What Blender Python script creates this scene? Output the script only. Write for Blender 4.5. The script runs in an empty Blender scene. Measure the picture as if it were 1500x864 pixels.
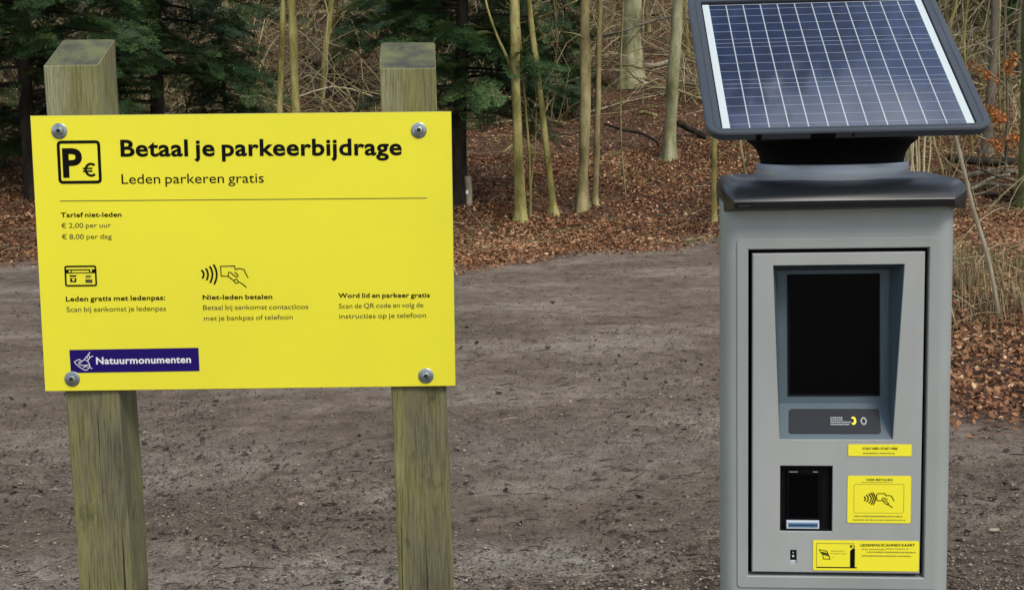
import bpy, bmesh, math, random
import numpy as np

# ------------------------------------------------------------------ camera, sky, sun, exposure
scene = bpy.context.scene
COL = scene.collection
F_PX, EYE = 2000.0, 1.55                       # focal length in photo pixels (1500 wide), eye height
PITCH, ROLL = math.radians(7.1), 0.022
FW = np.array([0, math.cos(PITCH), -math.sin(PITCH)])
_r0 = np.array([1.0, 0, 0]); _u0 = np.cross(_r0, FW)
RT = _r0*math.cos(ROLL) - _u0*math.sin(ROLL)
UP = _u0*math.cos(ROLL) + _r0*math.sin(ROLL)
EYEP = np.array([0, 0, EYE])
from mathutils import Matrix, Vector
cam_data = bpy.data.cameras.new('camera'); cam = bpy.data.objects.new('camera', cam_data); COL.objects.link(cam)
cam_data.sensor_width = 36.0; cam_data.lens = 36.0*F_PX/1500.0
cam_data.clip_start = 0.05; cam_data.clip_end = 2000
cam.matrix_world = Matrix(((RT[0], UP[0], -FW[0], 0), (RT[1], UP[1], -FW[1], 0), (RT[2], UP[2], -FW[2], EYE), (0, 0, 0, 1)))
scene.camera = cam

SUN_EL, SUN_AZ = math.radians(48), math.radians(148)   # azimuth clockwise from +Y: behind the camera, to the right
world = bpy.data.worlds.new('World'); scene.world = world; world.use_nodes = True
wn = world.node_tree.nodes; wl = world.node_tree.links
bg = wn['Background']; bg.inputs['Strength'].default_value = 0.10
sky = wn.new('ShaderNodeTexSky'); sky.sky_type = 'NISHITA'; sky.sun_disc = False
sky.sun_elevation = SUN_EL; sky.sun_rotation = SUN_AZ; sky.air_density = 1.2; sky.dust_density = 1.5
tc = wn.new('ShaderNodeTexCoord'); cn = wn.new('ShaderNodeTexNoise'); cn.inputs['Scale'].default_value = 7.0; cn.inputs['Detail'].default_value = 6
cr = wn.new('ShaderNodeValToRGB'); cr.color_ramp.elements[0].position = 0.45; cr.color_ramp.elements[1].position = 0.60
cr.color_ramp.elements[1].color = (0.78, 0.78, 0.78, 1)
cmix = wn.new('ShaderNodeMix'); cmix.data_type = 'RGBA'
cmix.inputs[7].default_value = (9.2, 9.5, 9.9, 1)
wl.new(tc.outputs['Generated'], cn.inputs['Vector']); wl.new(cn.outputs['Fac'], cr.inputs['Fac'])
wl.new(cr.outputs['Color'], cmix.inputs[0]); wl.new(sky.outputs['Color'], cmix.inputs[6])
wl.new(cmix.outputs[2], bg.inputs['Color'])
sd = bpy.data.lights.new('sun', 'SUN'); sd.energy = 1.5; sd.angle = math.radians(18); sd.color = (1.0, 0.92, 0.80)
sun = bpy.data.objects.new('sun', sd); COL.objects.link(sun)
_sv = Vector((math.sin(SUN_AZ)*math.cos(SUN_EL), math.cos(SUN_AZ)*math.cos(SUN_EL), math.sin(SUN_EL)))
sun.rotation_euler = _sv.to_track_quat('Z', 'Y').to_euler()
vs = scene.view_settings
vs.view_transform = 'Standard'; vs.look = 'None'; vs.gamma = 1.0; vs.use_curve_mapping = False; vs.exposure = 0.66
scene.render.engine = 'CYCLES'
scene.cycles.use_denoising = True
scene.cycles.max_bounces = 6; scene.cycles.diffuse_bounces = 3; scene.cycles.glossy_bounces = 3

rng = np.random.default_rng(7)
random.seed(7)

# ------------------------------------------------------------------ helpers: tags and mesh builder
def tag(o, label=None, cat=None, group=None, kind=None):
    if label: o['label'] = label
    if cat: o['category'] = cat
    if group: o['group'] = group
    if kind: o['kind'] = kind
    return o

def thing(name, label, cat, loc=(0, 0, 0), group=None):
    o = bpy.data.objects.new(name, None); COL.objects.link(o); o.location = loc; o.empty_display_size = 0.2
    return tag(o, label, cat, group)

def link_mesh(name, me, mats, parent=None, label=None, smooth=None):
    for m in (mats if isinstance(mats, (list, tuple)) else [mats]): me.materials.append(m)
    o = bpy.data.objects.new(name, me); COL.objects.link(o)
    if parent: o.parent = parent
    if label: o['label'] = label
    if smooth is not None:
        me.polygons.foreach_set('use_smooth', np.ones(len(me.polygons), bool))
        if smooth < 180: me.set_sharp_from_angle(angle=math.radians(smooth))
    return o

class MB:
    """collects faces and links them as one mesh"""
    def __init__(s): s.v, s.f, s.m, s.tone = [], [], [], []
    def add(s, vs, fs, mi=0, tone=0.5):
        b = len(s.v); s.v += [tuple(map(float, p)) for p in vs]; s.tone += [tone]*len(vs)
        for f in fs: s.f.append(tuple(i + b for i in f)); s.m.append(mi)
    def box(s, x0, x1, y0, y1, z0, z1, mi=0):
        s.add([(x0,y0,z0),(x1,y0,z0),(x1,y1,z0),(x0,y1,z0),(x0,y0,z1),(x1,y0,z1),(x1,y1,z1),(x0,y1,z1)],
              [(0,3,2,1),(4,5,6,7),(0,1,5,4),(1,2,6,5),(2,3,7,6),(3,0,4,7)], mi)
    def loft(s, loops, mi=0, cap0=False, cap1=False, flip=False, closed=True):
        n = len(loops[0]); vs = [p for l in loops for p in l]; fs = []
        for k in range(len(loops)-1):
            for i in range(n if closed else n-1):
                j = (i+1) % n; q = (k*n+i, k*n+j, (k+1)*n+j, (k+1)*n+i)
                fs.append(q[::-1] if flip else q)
        if cap0: fs.append(tuple(range(n)) if flip else tuple(range(n))[::-1])
        if cap1:
            c = tuple(range((len(loops)-1)*n, len(loops)*n)); fs.append(c[::-1] if flip else c)
        s.add(vs, fs, mi)
    def tube(s, pts, radii, sides=8, mi=0, tone=0.5, flare=None, cap=True):
        pts = np.asarray(pts, float); n = len(pts)
        d = np.gradient(pts, axis=0); d /= np.linalg.norm(d, axis=1)[:, None] + 1e-9
        ref = np.array([1.0, 0.13, 0.07]) if abs(d[0][2]) > 0.6 else np.array([0.05, 0.1, 1.0])
        loops = []
        for i in range(n):
            a = np.cross(d[i], ref); a /= np.linalg.norm(a) + 1e-9; b = np.cross(d[i], a)
            l = []
            for k in range(sides):
                t = 2*math.pi*k/sides; r = radii[i]
                if flare: r = r*flare(i, t)
                l.append(pts[i] + (a*math.cos(t) + b*math.sin(t))*r)
            loops.append(l)
        b0 = len(s.v); vs = [p for l in loops for p in l]
        fs = [(k*sides+i, k*sides+(i+1) % sides, (k+1)*sides+(i+1) % sides, (k+1)*sides+i) for k in range(n-1) for i in range(sides)]
        if cap: fs += [tuple(range(sides))[::-1], tuple(range((n-1)*sides, n*sides))]
        s.add(vs, fs, mi, tone)
    def stroke(s, pts, w, mi=0, xz=True, y=0.0, closed=False):
        """flat line of width w through 2D points on the plane y = const"""
        P = [np.array(p, float) for p in pts]; n = len(P); L, R = [], []
        for i in range(n):
            p0 = P[i-1] if (i or closed) else P[i]; p1 = P[(i+1) % n] if (i < n-1 or closed) else P[i]
            a = P[i]-p0; b = p1-P[i]
            a = a/np.linalg.norm(a) if np.linalg.norm(a) > 1e-9 else b/np.linalg.norm(b)
            b = b/np.linalg.norm(b) if np.linalg.norm(b) > 1e-9 else a
            na = np.array([-a[1], a[0]]); nb = np.array([-b[1], b[0]]); m = na+nb; ln = np.linalg.norm(m)
            m = m/ln if ln > 0.3 else na; k = min(1.6, 1/max(0.4, float(m@na)))
            L.append(P[i]+m*w/2*k); R.append(P[i]-m*w/2*k)
        vs = [(p[0], y, p[1]) for p in L] + [(p[0], y, p[1]) for p in R]; fs = []
        for i in range(n if closed else n-1):
            j = (i+1) % n; fs.append((n+i, n+j, j, i))
        s.add(vs, fs, mi)
    def poly(s, pts, y=0.0, mi=0): s.add([(p[0], y, p[1]) for p in pts], [tuple(range(len(pts)))], mi)
    def text(s, body, x0, z0, x1, z1, cap, y=0.0, mi=0, bold=0):
        """a line of lettering on the plane y, baseline (x0,z0)-(x1,z1), capital height cap"""
        cu = bpy.data.curves.new('lettering', 'FONT'); cu.body = body; cu.resolution_u = 4
        cu.offset = (0, 0.025 if cap > 0.011 else 0.021, 0.03)[bold]
        cu.space_word = 0.62 if bold else 0.72
        if bold: cu.space_character = 1.05
        ob = bpy.data.objects.new('lettering', cu); COL.objects.link(ob)
        dg = bpy.context.evaluated_depsgraph_get(); me = bpy.data.meshes.new_from_object(ob.evaluated_get(dg))
        co = np.array([v.co for v in me.vertices]); fs = [tuple(p.vertices) for p in me.polygons]
        bpy.data.objects.remove(ob); bpy.data.curves.remove(cu); bpy.data.meshes.remove(me)
        xa, xb = co[:, 0].min(), co[:, 0].max(); W = math.hypot(x1-x0, z1-z0); u = np.array([x1-x0, z1-z0])/W
        caps = 0.687 + (0.02, 0.02*2, 0.06)[bold]*0.5
        X = (co[:, 0]-xa)/(xb-xa)*W; Z = co[:, 1]*cap/caps
        s.add([(x0+u[0]*a-u[1]*b, y, z0+u[1]*a+u[0]*b) for a, b in zip(X, Z)], fs, mi)
    def build(s, name, mats, parent=None, smooth=None, label=None, tone=False):
        me = bpy.data.meshes.new(name); me.from_pydata(s.v, [], s.f); me.update()
        me.polygons.foreach_set('material_index', np.array(s.m, np.int32))
        if tone:
            a = me.attributes.new('tone', 'FLOAT', 'POINT'); a.data.foreach_set('value', np.array(s.tone, np.float32))
        return link_mesh(name, me, mats, parent, label, smooth)

def mesh_np(name, V, Fq, tone=None):
    """mesh from numpy arrays; all faces have the same number of corners"""
    me = bpy.data.meshes.new(name); n, k = Fq.shape
    me.vertices.add(len(V)); me.vertices.foreach_set('co', np.ascontiguousarray(V, np.float32).ravel())
    me.loops.add(n*k); me.loops.foreach_set('vertex_index', np.ascontiguousarray(Fq, np.int32).ravel())
    me.polygons.add(n); me.polygons.foreach_set('loop_start', np.arange(0, n*k, k, dtype=np.int32))
    me.polygons.foreach_set('loop_total', np.full(n, k, np.int32))
    me.update(calc_edges=True)
    if tone is not None:
        a = me.attributes.new('tone', 'FLOAT', 'POINT'); a.data.foreach_set('value', np.ascontiguousarray(tone, np.float32))
    return me

def smooth_path(pts, n=12):
    """Catmull-Rom through points"""
    P = np.asarray(pts, float)
    if len(P) == 2: return P[0] + np.linspace(0, 1, n)[:, None]*(P[1]-P[0])
    Q = np.vstack([2*P[0]-P[1], P, 2*P[-1]-P[-2]]); out = []
    m = max(2, n//(len(P)-1))
    for i in range(len(P)-1):
        a, b, c, d = Q[i:i+4]
        for t in np.linspace(0, 1, m, endpoint=False):
            out.append(0.5*((2*b)+(c-a)*t+(2*a-5*b+4*c-d)*t*t+(3*b-a-3*c+d)*t**3))
    out.append(P[-1]); return np.array(out)

# value noise
def _hash(ix, iy, seed):
    h = (ix.astype(np.int64)*374761393 + iy.astype(np.int64)*668265263 + seed*144269) & 0x7fffffff
    h = ((h ^ (h >> 13))*1274126177) & 0x7fffffff
    return ((h ^ (h >> 16)) & 0xffff)/65535.0
def vnoise(x, y, seed=0):
    ix = np.floor(x); iy = np.floor(y); fx = x-ix; fy = y-iy
    fx = fx*fx*(3-2*fx); fy = fy*fy*(3-2*fy)
    a = _hash(ix, iy, seed); b = _hash(ix+1, iy, seed); c = _hash(ix, iy+1, seed); d = _hash(ix+1, iy+1, seed)
    return (a*(1-fx)+b*fx)*(1-fy) + (c*(1-fx)+d*fx)*fy
def fbm(x, y, oct=4, seed=0):
    s = 0; a = 0.5
    for k in range(oct): s = s + a*vnoise(x*2**k, y*2**k, seed+k*17); a *= 0.5
    return s
def sstep(a, b, x): t = np.clip((x-a)/(b-a), 0, 1); return t*t*(3-2*t)

# ------------------------------------------------------------------ terrain shape
def verge_line(x):
    """far edge of the trodden dirt (y) at x"""
    return np.interp(x, [-30, -6.4, -0.6, 0.95, 2.7, 5], [17.0, 17.6, 15.5, 17.0, 17.9, 18.2])
def litter_mask(x, y):
    """0 on the trodden dirt, 1 on the leaf litter; to the right a leafy bank comes forward"""
    far = sstep(-1.3, 0.8, y - verge_line(x) + (fbm(x*1.3, y*0.9, 4, 5)-0.47)*2.4)
    right = sstep(-0.55, 0.55, x - np.interp(y, [6, 7, 17, 20], [2.2, 2.25, 2.95, 3.0]) + (fbm(x*1.9, y*1.3, 3, 15)-0.45)*0.8)*sstep(-0.9, 0.7, y - np.interp(x, [2, 3.2, 8, 30], [7.1, 6.7, 6.0, 5.0]) + (fbm(x*1.7, y*1.7, 3, 25)-0.45)*1.0)
    return np.maximum(far, right)
def height(x, y):
    x = np.asarray(x, float); y = np.asarray(y, float)
    d = y-17.6; rise = 0.18*np.where(d > 1.2, d-0.6, np.where(d > 0, d*d*0.2083*2, 0)*0.6)
    rise = np.where(d > 1.2, 0.18*(d-0.6), 0.18*np.clip(d, 0, 1.2)**2/2.4)
    rise = rise + 0.10*np.clip(y-32, 0, 60)
    bank = 0.22*sstep(2.1, 4.5, x)*sstep(6.8, 11, y)
    m = litter_mask(x, y)
    h = rise + bank + 0.05*m*(fbm(x*0.8, y*0.8, 3, 9)-0.45)*2
    h = h + (fbm(x*0.35, y*0.35, 3, 3)-0.45)*(0.10+0.5*sstep(19, 30, y))
    return h
_gx, _gy = np.arange(-40, 40.1, 0.2), np.arange(-8, 72, 0.2)
_GH = height(*np.meshgrid(_gx, _gy))
def hgt(x, y):
    a = min(max((x+40)/0.2, 0), len(_gx)-2.001); b = min(max((y+8)/0.2, 0), len(_gy)-2.001); i, j = int(a), int(b); u, v = a-i, b-j
    return float((_GH[j, i]*(1-u)+_GH[j, i+1]*u)*(1-v)+(_GH[j+1, i]*(1-u)+_GH[j+1, i+1]*u)*v)
def at_depth(px, py, Y):
    d = FW + RT*((px-750)/F_PX) + UP*((432-py)/F_PX); return EYEP + d*(Y/d[1])
def ground(px, py):
    """where the sight line of a photo position meets the terrain"""
    d = FW + RT*((px-750)/F_PX) + UP*((432-py)/F_PX); d = d/d[1]
    Y = np.arange(3.5, 70, 0.04); P = EYEP + Y[:, None]*d
    k = np.where(P[:, 2] <= height(P[:, 0], P[:, 1]))[0]
    return P[k[0]] if len(k) else P[-1]
# ------------------------------------------------------------------ materials
def mat(name, color, rough=0.6, metal=0.0, spec=0.5, coat=0.0):
    m = bpy.data.materials.new(name); m.use_nodes = True; b = m.node_tree.nodes['Principled BSDF']
    b.inputs['Base Color'].default_value = (*color, 1); b.inputs['Roughness'].default_value = rough
    b.inputs['Metallic'].default_value = metal; b.inputs['Specular IOR Level'].default_value = spec
    b.inputs['Coat Weight'].default_value = coat
    return m
def nd(m, t, **kw):
    n = m.node_tree.nodes.new(t)
    for k, v in kw.items():
        if k in n.inputs.keys(): n.inputs[k].default_value = v
        else: setattr(n, k, v)
    return n
def ln(m, a, ao, b, bi): m.node_tree.links.new(a.outputs[ao], b.inputs[bi])
def ramp(m, stops):
    r = nd(m, 'ShaderNodeValToRGB'); e = r.color_ramp.elements
    while len(e) < len(stops): e.new(0.5)
    for i, (p, c) in enumerate(stops): e[i].position = p; e[i].color = (*c, 1)
    return r
def noise_tex(m, scale, stretch=(1, 1, 1), detail=4, rough=0.55, coord='Object'):
    t = nd(m, 'ShaderNodeTexCoord'); mp = nd(m, 'ShaderNodeMapping'); mp.inputs['Scale'].default_value = stretch
    n = nd(m, 'ShaderNodeTexNoise'); n.inputs['Scale'].default_value = scale; n.inputs['Detail'].default_value = detail; n.inputs['Roughness'].default_value = rough
    ln(m, t, coord, mp, 'Vector'); ln(m, mp, 'Vector', n, 'Vector'); return n
def bsdf(m): return m.node_tree.nodes['Principled BSDF']
def bump(m, src, out, strength, dist=0.01):
    b = nd(m, 'ShaderNodeBump'); b.inputs['Strength'].default_value = strength; b.inputs['Distance'].default_value = dist
    ln(m, src, out, b, 'Height'); ln(m, b, 'Normal', bsdf(m), 'Normal'); return b
def mixc(m, fac, a, b, mode='MIX'):
    x = nd(m, 'ShaderNodeMix', data_type='RGBA', blend_type=mode)
    for s, i in ((fac, 0), (a, 6), (b, 7)):
        if isinstance(s, tuple) and len(s) == 2: m.node_tree.links.new(s[0].outputs[s[1]], x.inputs[i])
        else: x.inputs[i].default_value = s if i == 0 else (*s, 1)
    return x

def noisy(name, c0, c1, scale, rough=0.6, stretch=(1, 1, 1), detail=4, bmp=0.0, dist=0.004, spec=0.5, metal=0.0, lo=0.35, hi=0.65):
    m = mat(name, c0, rough, metal, spec); n = noise_tex(m, scale, stretch, detail); r = ramp(m, [(lo, c0), (hi, c1)])
    ln(m, n, 'Fac', r, 'Fac'); ln(m, r, 'Color', bsdf(m), 'Base Color')
    if bmp: bump(m, n, 'Fac', bmp, dist)
    return m

def tone_mat(name, stops, rough=0.75, translucent=0.0, spec=0.25, mottled=0.0, mscale=60):
    m = mat(name, stops[0][1], rough, 0, spec); a = nd(m, 'ShaderNodeAttribute'); a.attribute_name = 'tone'
    r = ramp(m, stops); ln(m, a, 'Fac', r, 'Fac'); src = (r, 'Color')
    if mottled:
        n = noise_tex(m, mscale, detail=3); rr = ramp(m, [(0.3, (1-mottled,)*3), (0.7, (1+mottled*0.5,)*3)]); ln(m, n, 'Fac', rr, 'Fac')
        x = mixc(m, 1.0, src, (rr, 'Color'), 'MULTIPLY'); src = (x, 2)
    m.node_tree.links.new(src[0].outputs[src[1]], bsdf(m).inputs['Base Color'])
    if translucent:
        t = nd(m, 'ShaderNodeBsdfTranslucent'); m.node_tree.links.new(src[0].outputs[src[1]], t.inputs['Color'])
        s = nd(m, 'ShaderNodeMixShader'); s.inputs[0].default_value = translucent
        ln(m, bsdf(m), 'BSDF', s, 1); ln(m, t, 'BSDF', s, 2); ln(m, s, 'Shader', m.node_tree.nodes['Material Output'], 'Surface')
    return m

# dirt path and forest floor (one blend driven by how much litter lies there)
def ground_mat(name):
    m = mat(name, (0.14, 0.115, 0.1), 0.95, 0, 0.15)
    big = noise_tex(m, 0.55, (1, 1.5, 1), 5, 0.6); mid = noise_tex(m, 6, (1, 1, 1), 7, 0.7); fine = noise_tex(m, 70, (1, 1, 1), 5, 0.75)
    r1 = ramp(m, [(0.32, (0.155, 0.122, 0.093)), (0.5, (0.215, 0.173, 0.134)), (0.66, (0.33, 0.28, 0.225))]); ln(m, big, 'Fac', r1, 'Fac')
    r2 = ramp(m, [(0.3, (0.60, 0.57, 0.55)), (0.55, (1.0, 1.0, 1.0)), (0.7, (1.3, 1.3, 1.3))]); ln(m, mid, 'Fac', r2, 'Fac')
    r3 = ramp(m, [(0.36, (0.28, 0.26, 0.25)), (0.46, (0.92, 0.92, 0.92)), (0.70, (1.35, 1.33, 1.30))]); ln(m, fine, 'Fac', r3, 'Fac')
    wa = nd(m, 'ShaderNodeAttribute'); wa.attribute_name = 'worn'; wx = mixc(m, (wa, 'Fac'), (r1, 'Color'), (0.40, 0.36, 0.315))
    a = mixc(m, 1.0, (wx, 2), (r2, 'Color'), 'MULTIPLY'); b = mixc(m, 1.0, (a, 2), (r3, 'Color'), 'MULTIPLY')
    l = noise_tex(m, 22, (1, 1, 1), 6, 0.75)
    rl = ramp(m, [(0.36, (0.018, 0.011, 0.008)), (0.48, (0.075, 0.04, 0.025)), (0.56, (0.15, 0.078, 0.045)), (0.68, (0.29, 0.17, 0.10))]); ln(m, l, 'Fac', rl, 'Fac')
    at = nd(m, 'ShaderNodeAttribute'); at.attribute_name = 'tone'
    x = mixc(m, (at, 'Fac'), (b, 2), (rl, 'Color')); ln(m, x, 2, bsdf(m), 'Base Color')
    h = nd(m, 'ShaderNodeMath', operation='ADD'); ln(m, mid, 'Fac', h, 0); ln(m, fine, 'Fac', h, 1)
    bump(m, h, 'Value', 1.0, 0.02)
    return m
M_GROUND = ground_mat('earth')
M_LITTER = tone_mat('dead_leaf', [(0.0, (0.038, 0.018, 0.010)), (0.3, (0.135, 0.056, 0.025)), (0.55, (0.27, 0.122, 0.053)), (0.8, (0.44, 0.235, 0.112)), (1.0, (0.62, 0.44, 0.26))], 0.7, 0.12, 0.3, 0.25, 40)
M_DEBRIS = tone_mat('debris', [(0.0, (0.022, 0.016, 0.013)), (0.45, (0.065, 0.046, 0.036)), (0.75, (0.16, 0.125, 0.10)), (1.0, (0.36, 0.29, 0.22))], 0.85, 0, 0.2)
M_GRIT = tone_mat('soil_grit', [(0.0, (0.060, 0.046, 0.035)), (0.5, (0.18, 0.144, 0.112)), (0.85, (0.30, 0.25, 0.20)), (1.0, (0.42, 0.37, 0.31))], 0.9, 0, 0.15)
M_BRUSH = tone_mat('brushwood', [(0.0, (0.05, 0.038, 0.022)), (0.35, (0.17, 0.135, 0.065)), (0.7, (0.33, 0.285, 0.15)), (1.0, (0.50, 0.45, 0.29))], 0.8, 0, 0.2, 0.3, 9)
M_GRASS = tone_mat('dry_grass', [(0.0, (0.10, 0.08, 0.035)), (0.5, (0.26, 0.21, 0.11)), (1.0, (0.42, 0.35, 0.21))], 0.8, 0.2, 0.2)
M_CONIFER = tone_mat('yew_needles', [(0.0, (0.014, 0.032, 0.011)), (0.5, (0.034, 0.082, 0.024)), (0.85, (0.068, 0.135, 0.038)), (1.0, (0.12, 0.19, 0.06))], 0.55, 0.12, 0.35)
M_BEECHLEAF = tone_mat('orange_leaf', [(0.0, (0.30, 0.10, 0.03)), (1.0, (0.62, 0.25, 0.08))], 0.7, 0.3, 0.2)

def bark(name, stops, spots=(0.05, 0.04, 0.03), rough=0.85, sc=1.0):
    m = mat(name, stops[0][1], rough, 0, 0.2)
    n = noise_tex(m, 5*sc, (1, 1, 0.35), 6, 0.6); r = ramp(m, stops); ln(m, n, 'Fac', r, 'Fac')
    s = noise_tex(m, 17*sc, (1, 1, 1.6), 4, 0.7); rs = ramp(m, [(0.30, (0.15, 0.15, 0.15)), (0.40, (1, 1, 1))]); ln(m, s, 'Fac', rs, 'Fac')
    x = mixc(m, (rs, 'Color'), spots, (r, 'Color')); ln(m, x, 2, bsdf(m), 'Base Color')
    f = noise_tex(m, 40*sc, (1, 1, 0.4), 5, 0.65); bump(m, f, 'Fac', 0.8, 0.012); return m
M_BARK_OLIVE = bark('olive_bark', [(0.34, (0.085, 0.078, 0.022)), (0.5, (0.215, 0.19, 0.060)), (0.64, (0.36, 0.325, 0.135))])
M_BARK_TAN = bark('tan_bark', [(0.34, (0.090, 0.075, 0.034)), (0.5, (0.225, 0.188, 0.085)), (0.64, (0.36, 0.31, 0.165))])
M_BARK_BEECH = bark('beech_bark', [(0.34, (0.105, 0.105, 0.05)), (0.5, (0.24, 0.235, 0.125)), (0.64, (0.40, 0.39, 0.25))], sc=0.7)
M_BARK_DARK = bark('dark_bark', [(0.3, (0.010, 0.008, 0.006)), (0.5, (0.026, 0.020, 0.014)), (0.7, (0.062, 0.050, 0.034))])
M_BARK_GREY = bark('grey_bark', [(0.3, (0.07, 0.06, 0.045)), (0.5, (0.13, 0.115, 0.085)), (0.7, (0.21, 0.19, 0.14))])
M_BARK_MOSS = bark('mossy_bark', [(0.3, (0.05, 0.06, 0.018)), (0.5, (0.10, 0.115, 0.035)), (0.7, (0.16, 0.15, 0.08))])
M_CUT = noisy('cut_wood', (0.42, 0.33, 0.2), (0.55, 0.45, 0.30), 20, 0.8)
M_PALEWOOD = noisy('weathered_wood', (0.20, 0.17, 0.11), (0.36, 0.31, 0.22), 14, 0.85, (1, 1, 0.3), bmp=0.4)

# sign
M_YELLOW = noisy('yellow_sheet', (0.80, 0.735, 0.028), (0.735, 0.675, 0.034), 2.2, 0.40, spec=0.4, detail=7)
M_BLACK = mat('black_print', (0.004, 0.004, 0.004), 0.6, 0, 0.08)
M_GREYPRINT = mat('thin_print', (0.055, 0.05, 0.012), 0.5)
M_RULE = mat('rule_print', (0.10, 0.10, 0.02), 0.5)
M_FAINT = mat('faint_white_print', (0.36, 0.37, 0.39), 0.5)
M_MARK = mat('reader_mark', (0.20, 0.20, 0.21), 0.5)
M_BLUE = mat('violet_blue_print', (0.012, 0.003, 0.11), 0.5, 0, 0.15)
M_WHITE = mat('white_print', (0.72, 0.72, 0.75), 0.5)
M_SHEETEDGE = mat('sheet_edge', (0.35, 0.34, 0.10), 0.5)
M_ZINC = noisy('zinc', (0.24, 0.27, 0.28), (0.40, 0.43, 0.44), 90, 0.36, metal=0.85)
M_SOCKET = mat('socket', (0.05, 0.055, 0.06), 0.5, 0.4)
def post_mat():
    m = mat('aged_post', (0.2, 0.18, 0.1), 0.88, 0, 0.2)
    g = noise_tex(m, 340, (1, 1, 0.045), 4, 0.7); rg = ramp(m, [(0.34, (0.60, 0.59, 0.57)), (0.48, (0.97, 0.97, 0.97)), (0.64, (1.25, 1.25, 1.25))]); ln(m, g, 'Fac', rg, 'Fac')
    b = noise_tex(m, 8, (1, 1, 0.22), 6, 0.65); rb = ramp(m, [(0.34, (0.100, 0.090, 0.060)), (0.45, (0.146, 0.134, 0.076)), (0.55, (0.172, 0.166, 0.066)), (0.68, (0.25, 0.24, 0.145))]); ln(m, b, 'Fac', rb, 'Fac')
    x = mixc(m, 1.0, (rb, 'Color'), (rg, 'Color'), 'MULTIPLY')
    k = noise_tex(m, 14, (1, 1, 0.7), 4, 0.6); rk = ramp(m, [(0.29, (0.55, 0.54, 0.54)), (0.40, (1, 1, 1))]); ln(m, k, 'Fac', rk, 'Fac')
    y = mixc(m, 1.0, (x, 2), (rk, 'Color'), 'MULTIPLY')
    c = noise_tex(m, 190, (1, 1, 0.012), 2, 0.4); rc = ramp(m, [(0.25, (0.22, 0.21, 0.20)), (0.31, (1, 1, 1))]); ln(m, c, 'Fac', rc, 'Fac')
    z = mixc(m, 1.0, (y, 2), (rc, 'Color'), 'MULTIPLY'); ln(m, z, 2, bsdf(m), 'Base Color')
    h = nd(m, 'ShaderNodeMath', operation='ADD'); ln(m, g, 'Fac', h, 0); ln(m, rc, 'Color', h, 1); bump(m, h, 'Value', 0.5, 0.004); return m
M_POST = post_mat()
M_ENDGRAIN = noisy('post_end_grain', (0.045, 0.049, 0.036), (0.118, 0.125, 0.052), 26, 0.85, detail=6, bmp=0.4)

# terminal
def paint(name, c, rough=0.42, spec=0.5):
    m = mat(name, c, rough, 0.0, spec); n = noise_tex(m, 6, (1, 1, 0.5), 5); r = ramp(m, [(0.3, tuple(v*0.88 for v in c)), (0.7, tuple(v*1.08 for v in c))])
    ln(m, n, 'Fac', r, 'Fac'); ln(m, r, 'Color', bsdf(m), 'Base Color')
    f = noise_tex(m, 900, (1, 1, 1), 2); bump(m, f, 'Fac', 0.12, 0.001)
    q = noise_tex(m, 3, (1, 1, 1), 4); rq = ramp(m, [(0.3, (rough*0.85,)*3), (0.7, (rough*1.2,)*3)]); ln(m, q, 'Fac', rq, 'Fac'); ln(m, rq, 'Color', bsdf(m), 'Roughness')
    return m
M_CAB = paint('grey_powder_coat', (0.275, 0.298, 0.288), 0.45)
M_DOOR = paint('light_grey_powder_coat', (0.325, 0.338, 0.330), 0.42)
M_NICHE = paint('slate_blue_plastic', (0.075, 0.112, 0.135), 0.4, 0.4)
M_SHELF = paint('dark_slate_plastic', (0.016, 0.020, 0.027), 0.5, 0.25)
M_SEAL = mat('black_rubber', (0.003, 0.003, 0.004), 0.7, 0, 0.12)
M_GLASSBLK = mat('dark_display', (0.001, 0.0013, 0.0016), 0.25, 0, 0.06)
M_PLBLK = paint('black_plastic', (0.008, 0.010, 0.013), 0.36, 0.65)
M_NECK = mat('neck_black', (0.002, 0.002, 0.003), 0.7, 0, 0.08)
M_FRAME = paint('anthracite_frame', (0.034, 0.044, 0.058), 0.42)
M_RING = noisy('brushed_ring', (0.30, 0.33, 0.37), (0.40, 0.43, 0.47), 40, 0.38, (0.2, 0.2, 3), metal=0.3)
M_LABEL = mat('label_yellow', (0.86, 0.78, 0.03), 0.4)
M_LABELEDGE = mat('label_rim', (0.50, 0.46, 0.04), 0.4)
M_LINE = mat('label_line', (0.30, 0.27, 0.03), 0.5)
M_SLOT = mat('card_slot_plastic', (0.50, 0.56, 0.62), 0.35)
M_SLOTBLUE = mat('slot_blue', (0.06, 0.15, 0.27), 0.3)
M_CELL = noisy('solar_cell', (0.002, 0.007, 0.034), (0.006, 0.018, 0.070), 55, 0.25, detail=2)
bsdf(M_CELL).inputs['Coat Weight'].default_value = 1.0; bsdf(M_CELL).inputs['Coat Roughness'].default_value = 0.05; bsdf(M_CELL).inputs['Coat IOR'].default_value = 1.9
M_GRIDLINE = mat('cell_gap', (0.40, 0.45, 0.48), 0.35); bsdf(M_GRIDLINE).inputs['Coat Weight'].default_value = 1.0
M_BUSBAR = mat('busbar', (0.22, 0.27, 0.33), 0.3); bsdf(M_BUSBAR).inputs['Coat Weight'].default_value = 1.0
M_PANELWHITE = mat('panel_backsheet', (0.50, 0.57, 0.58), 0.3)

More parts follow.
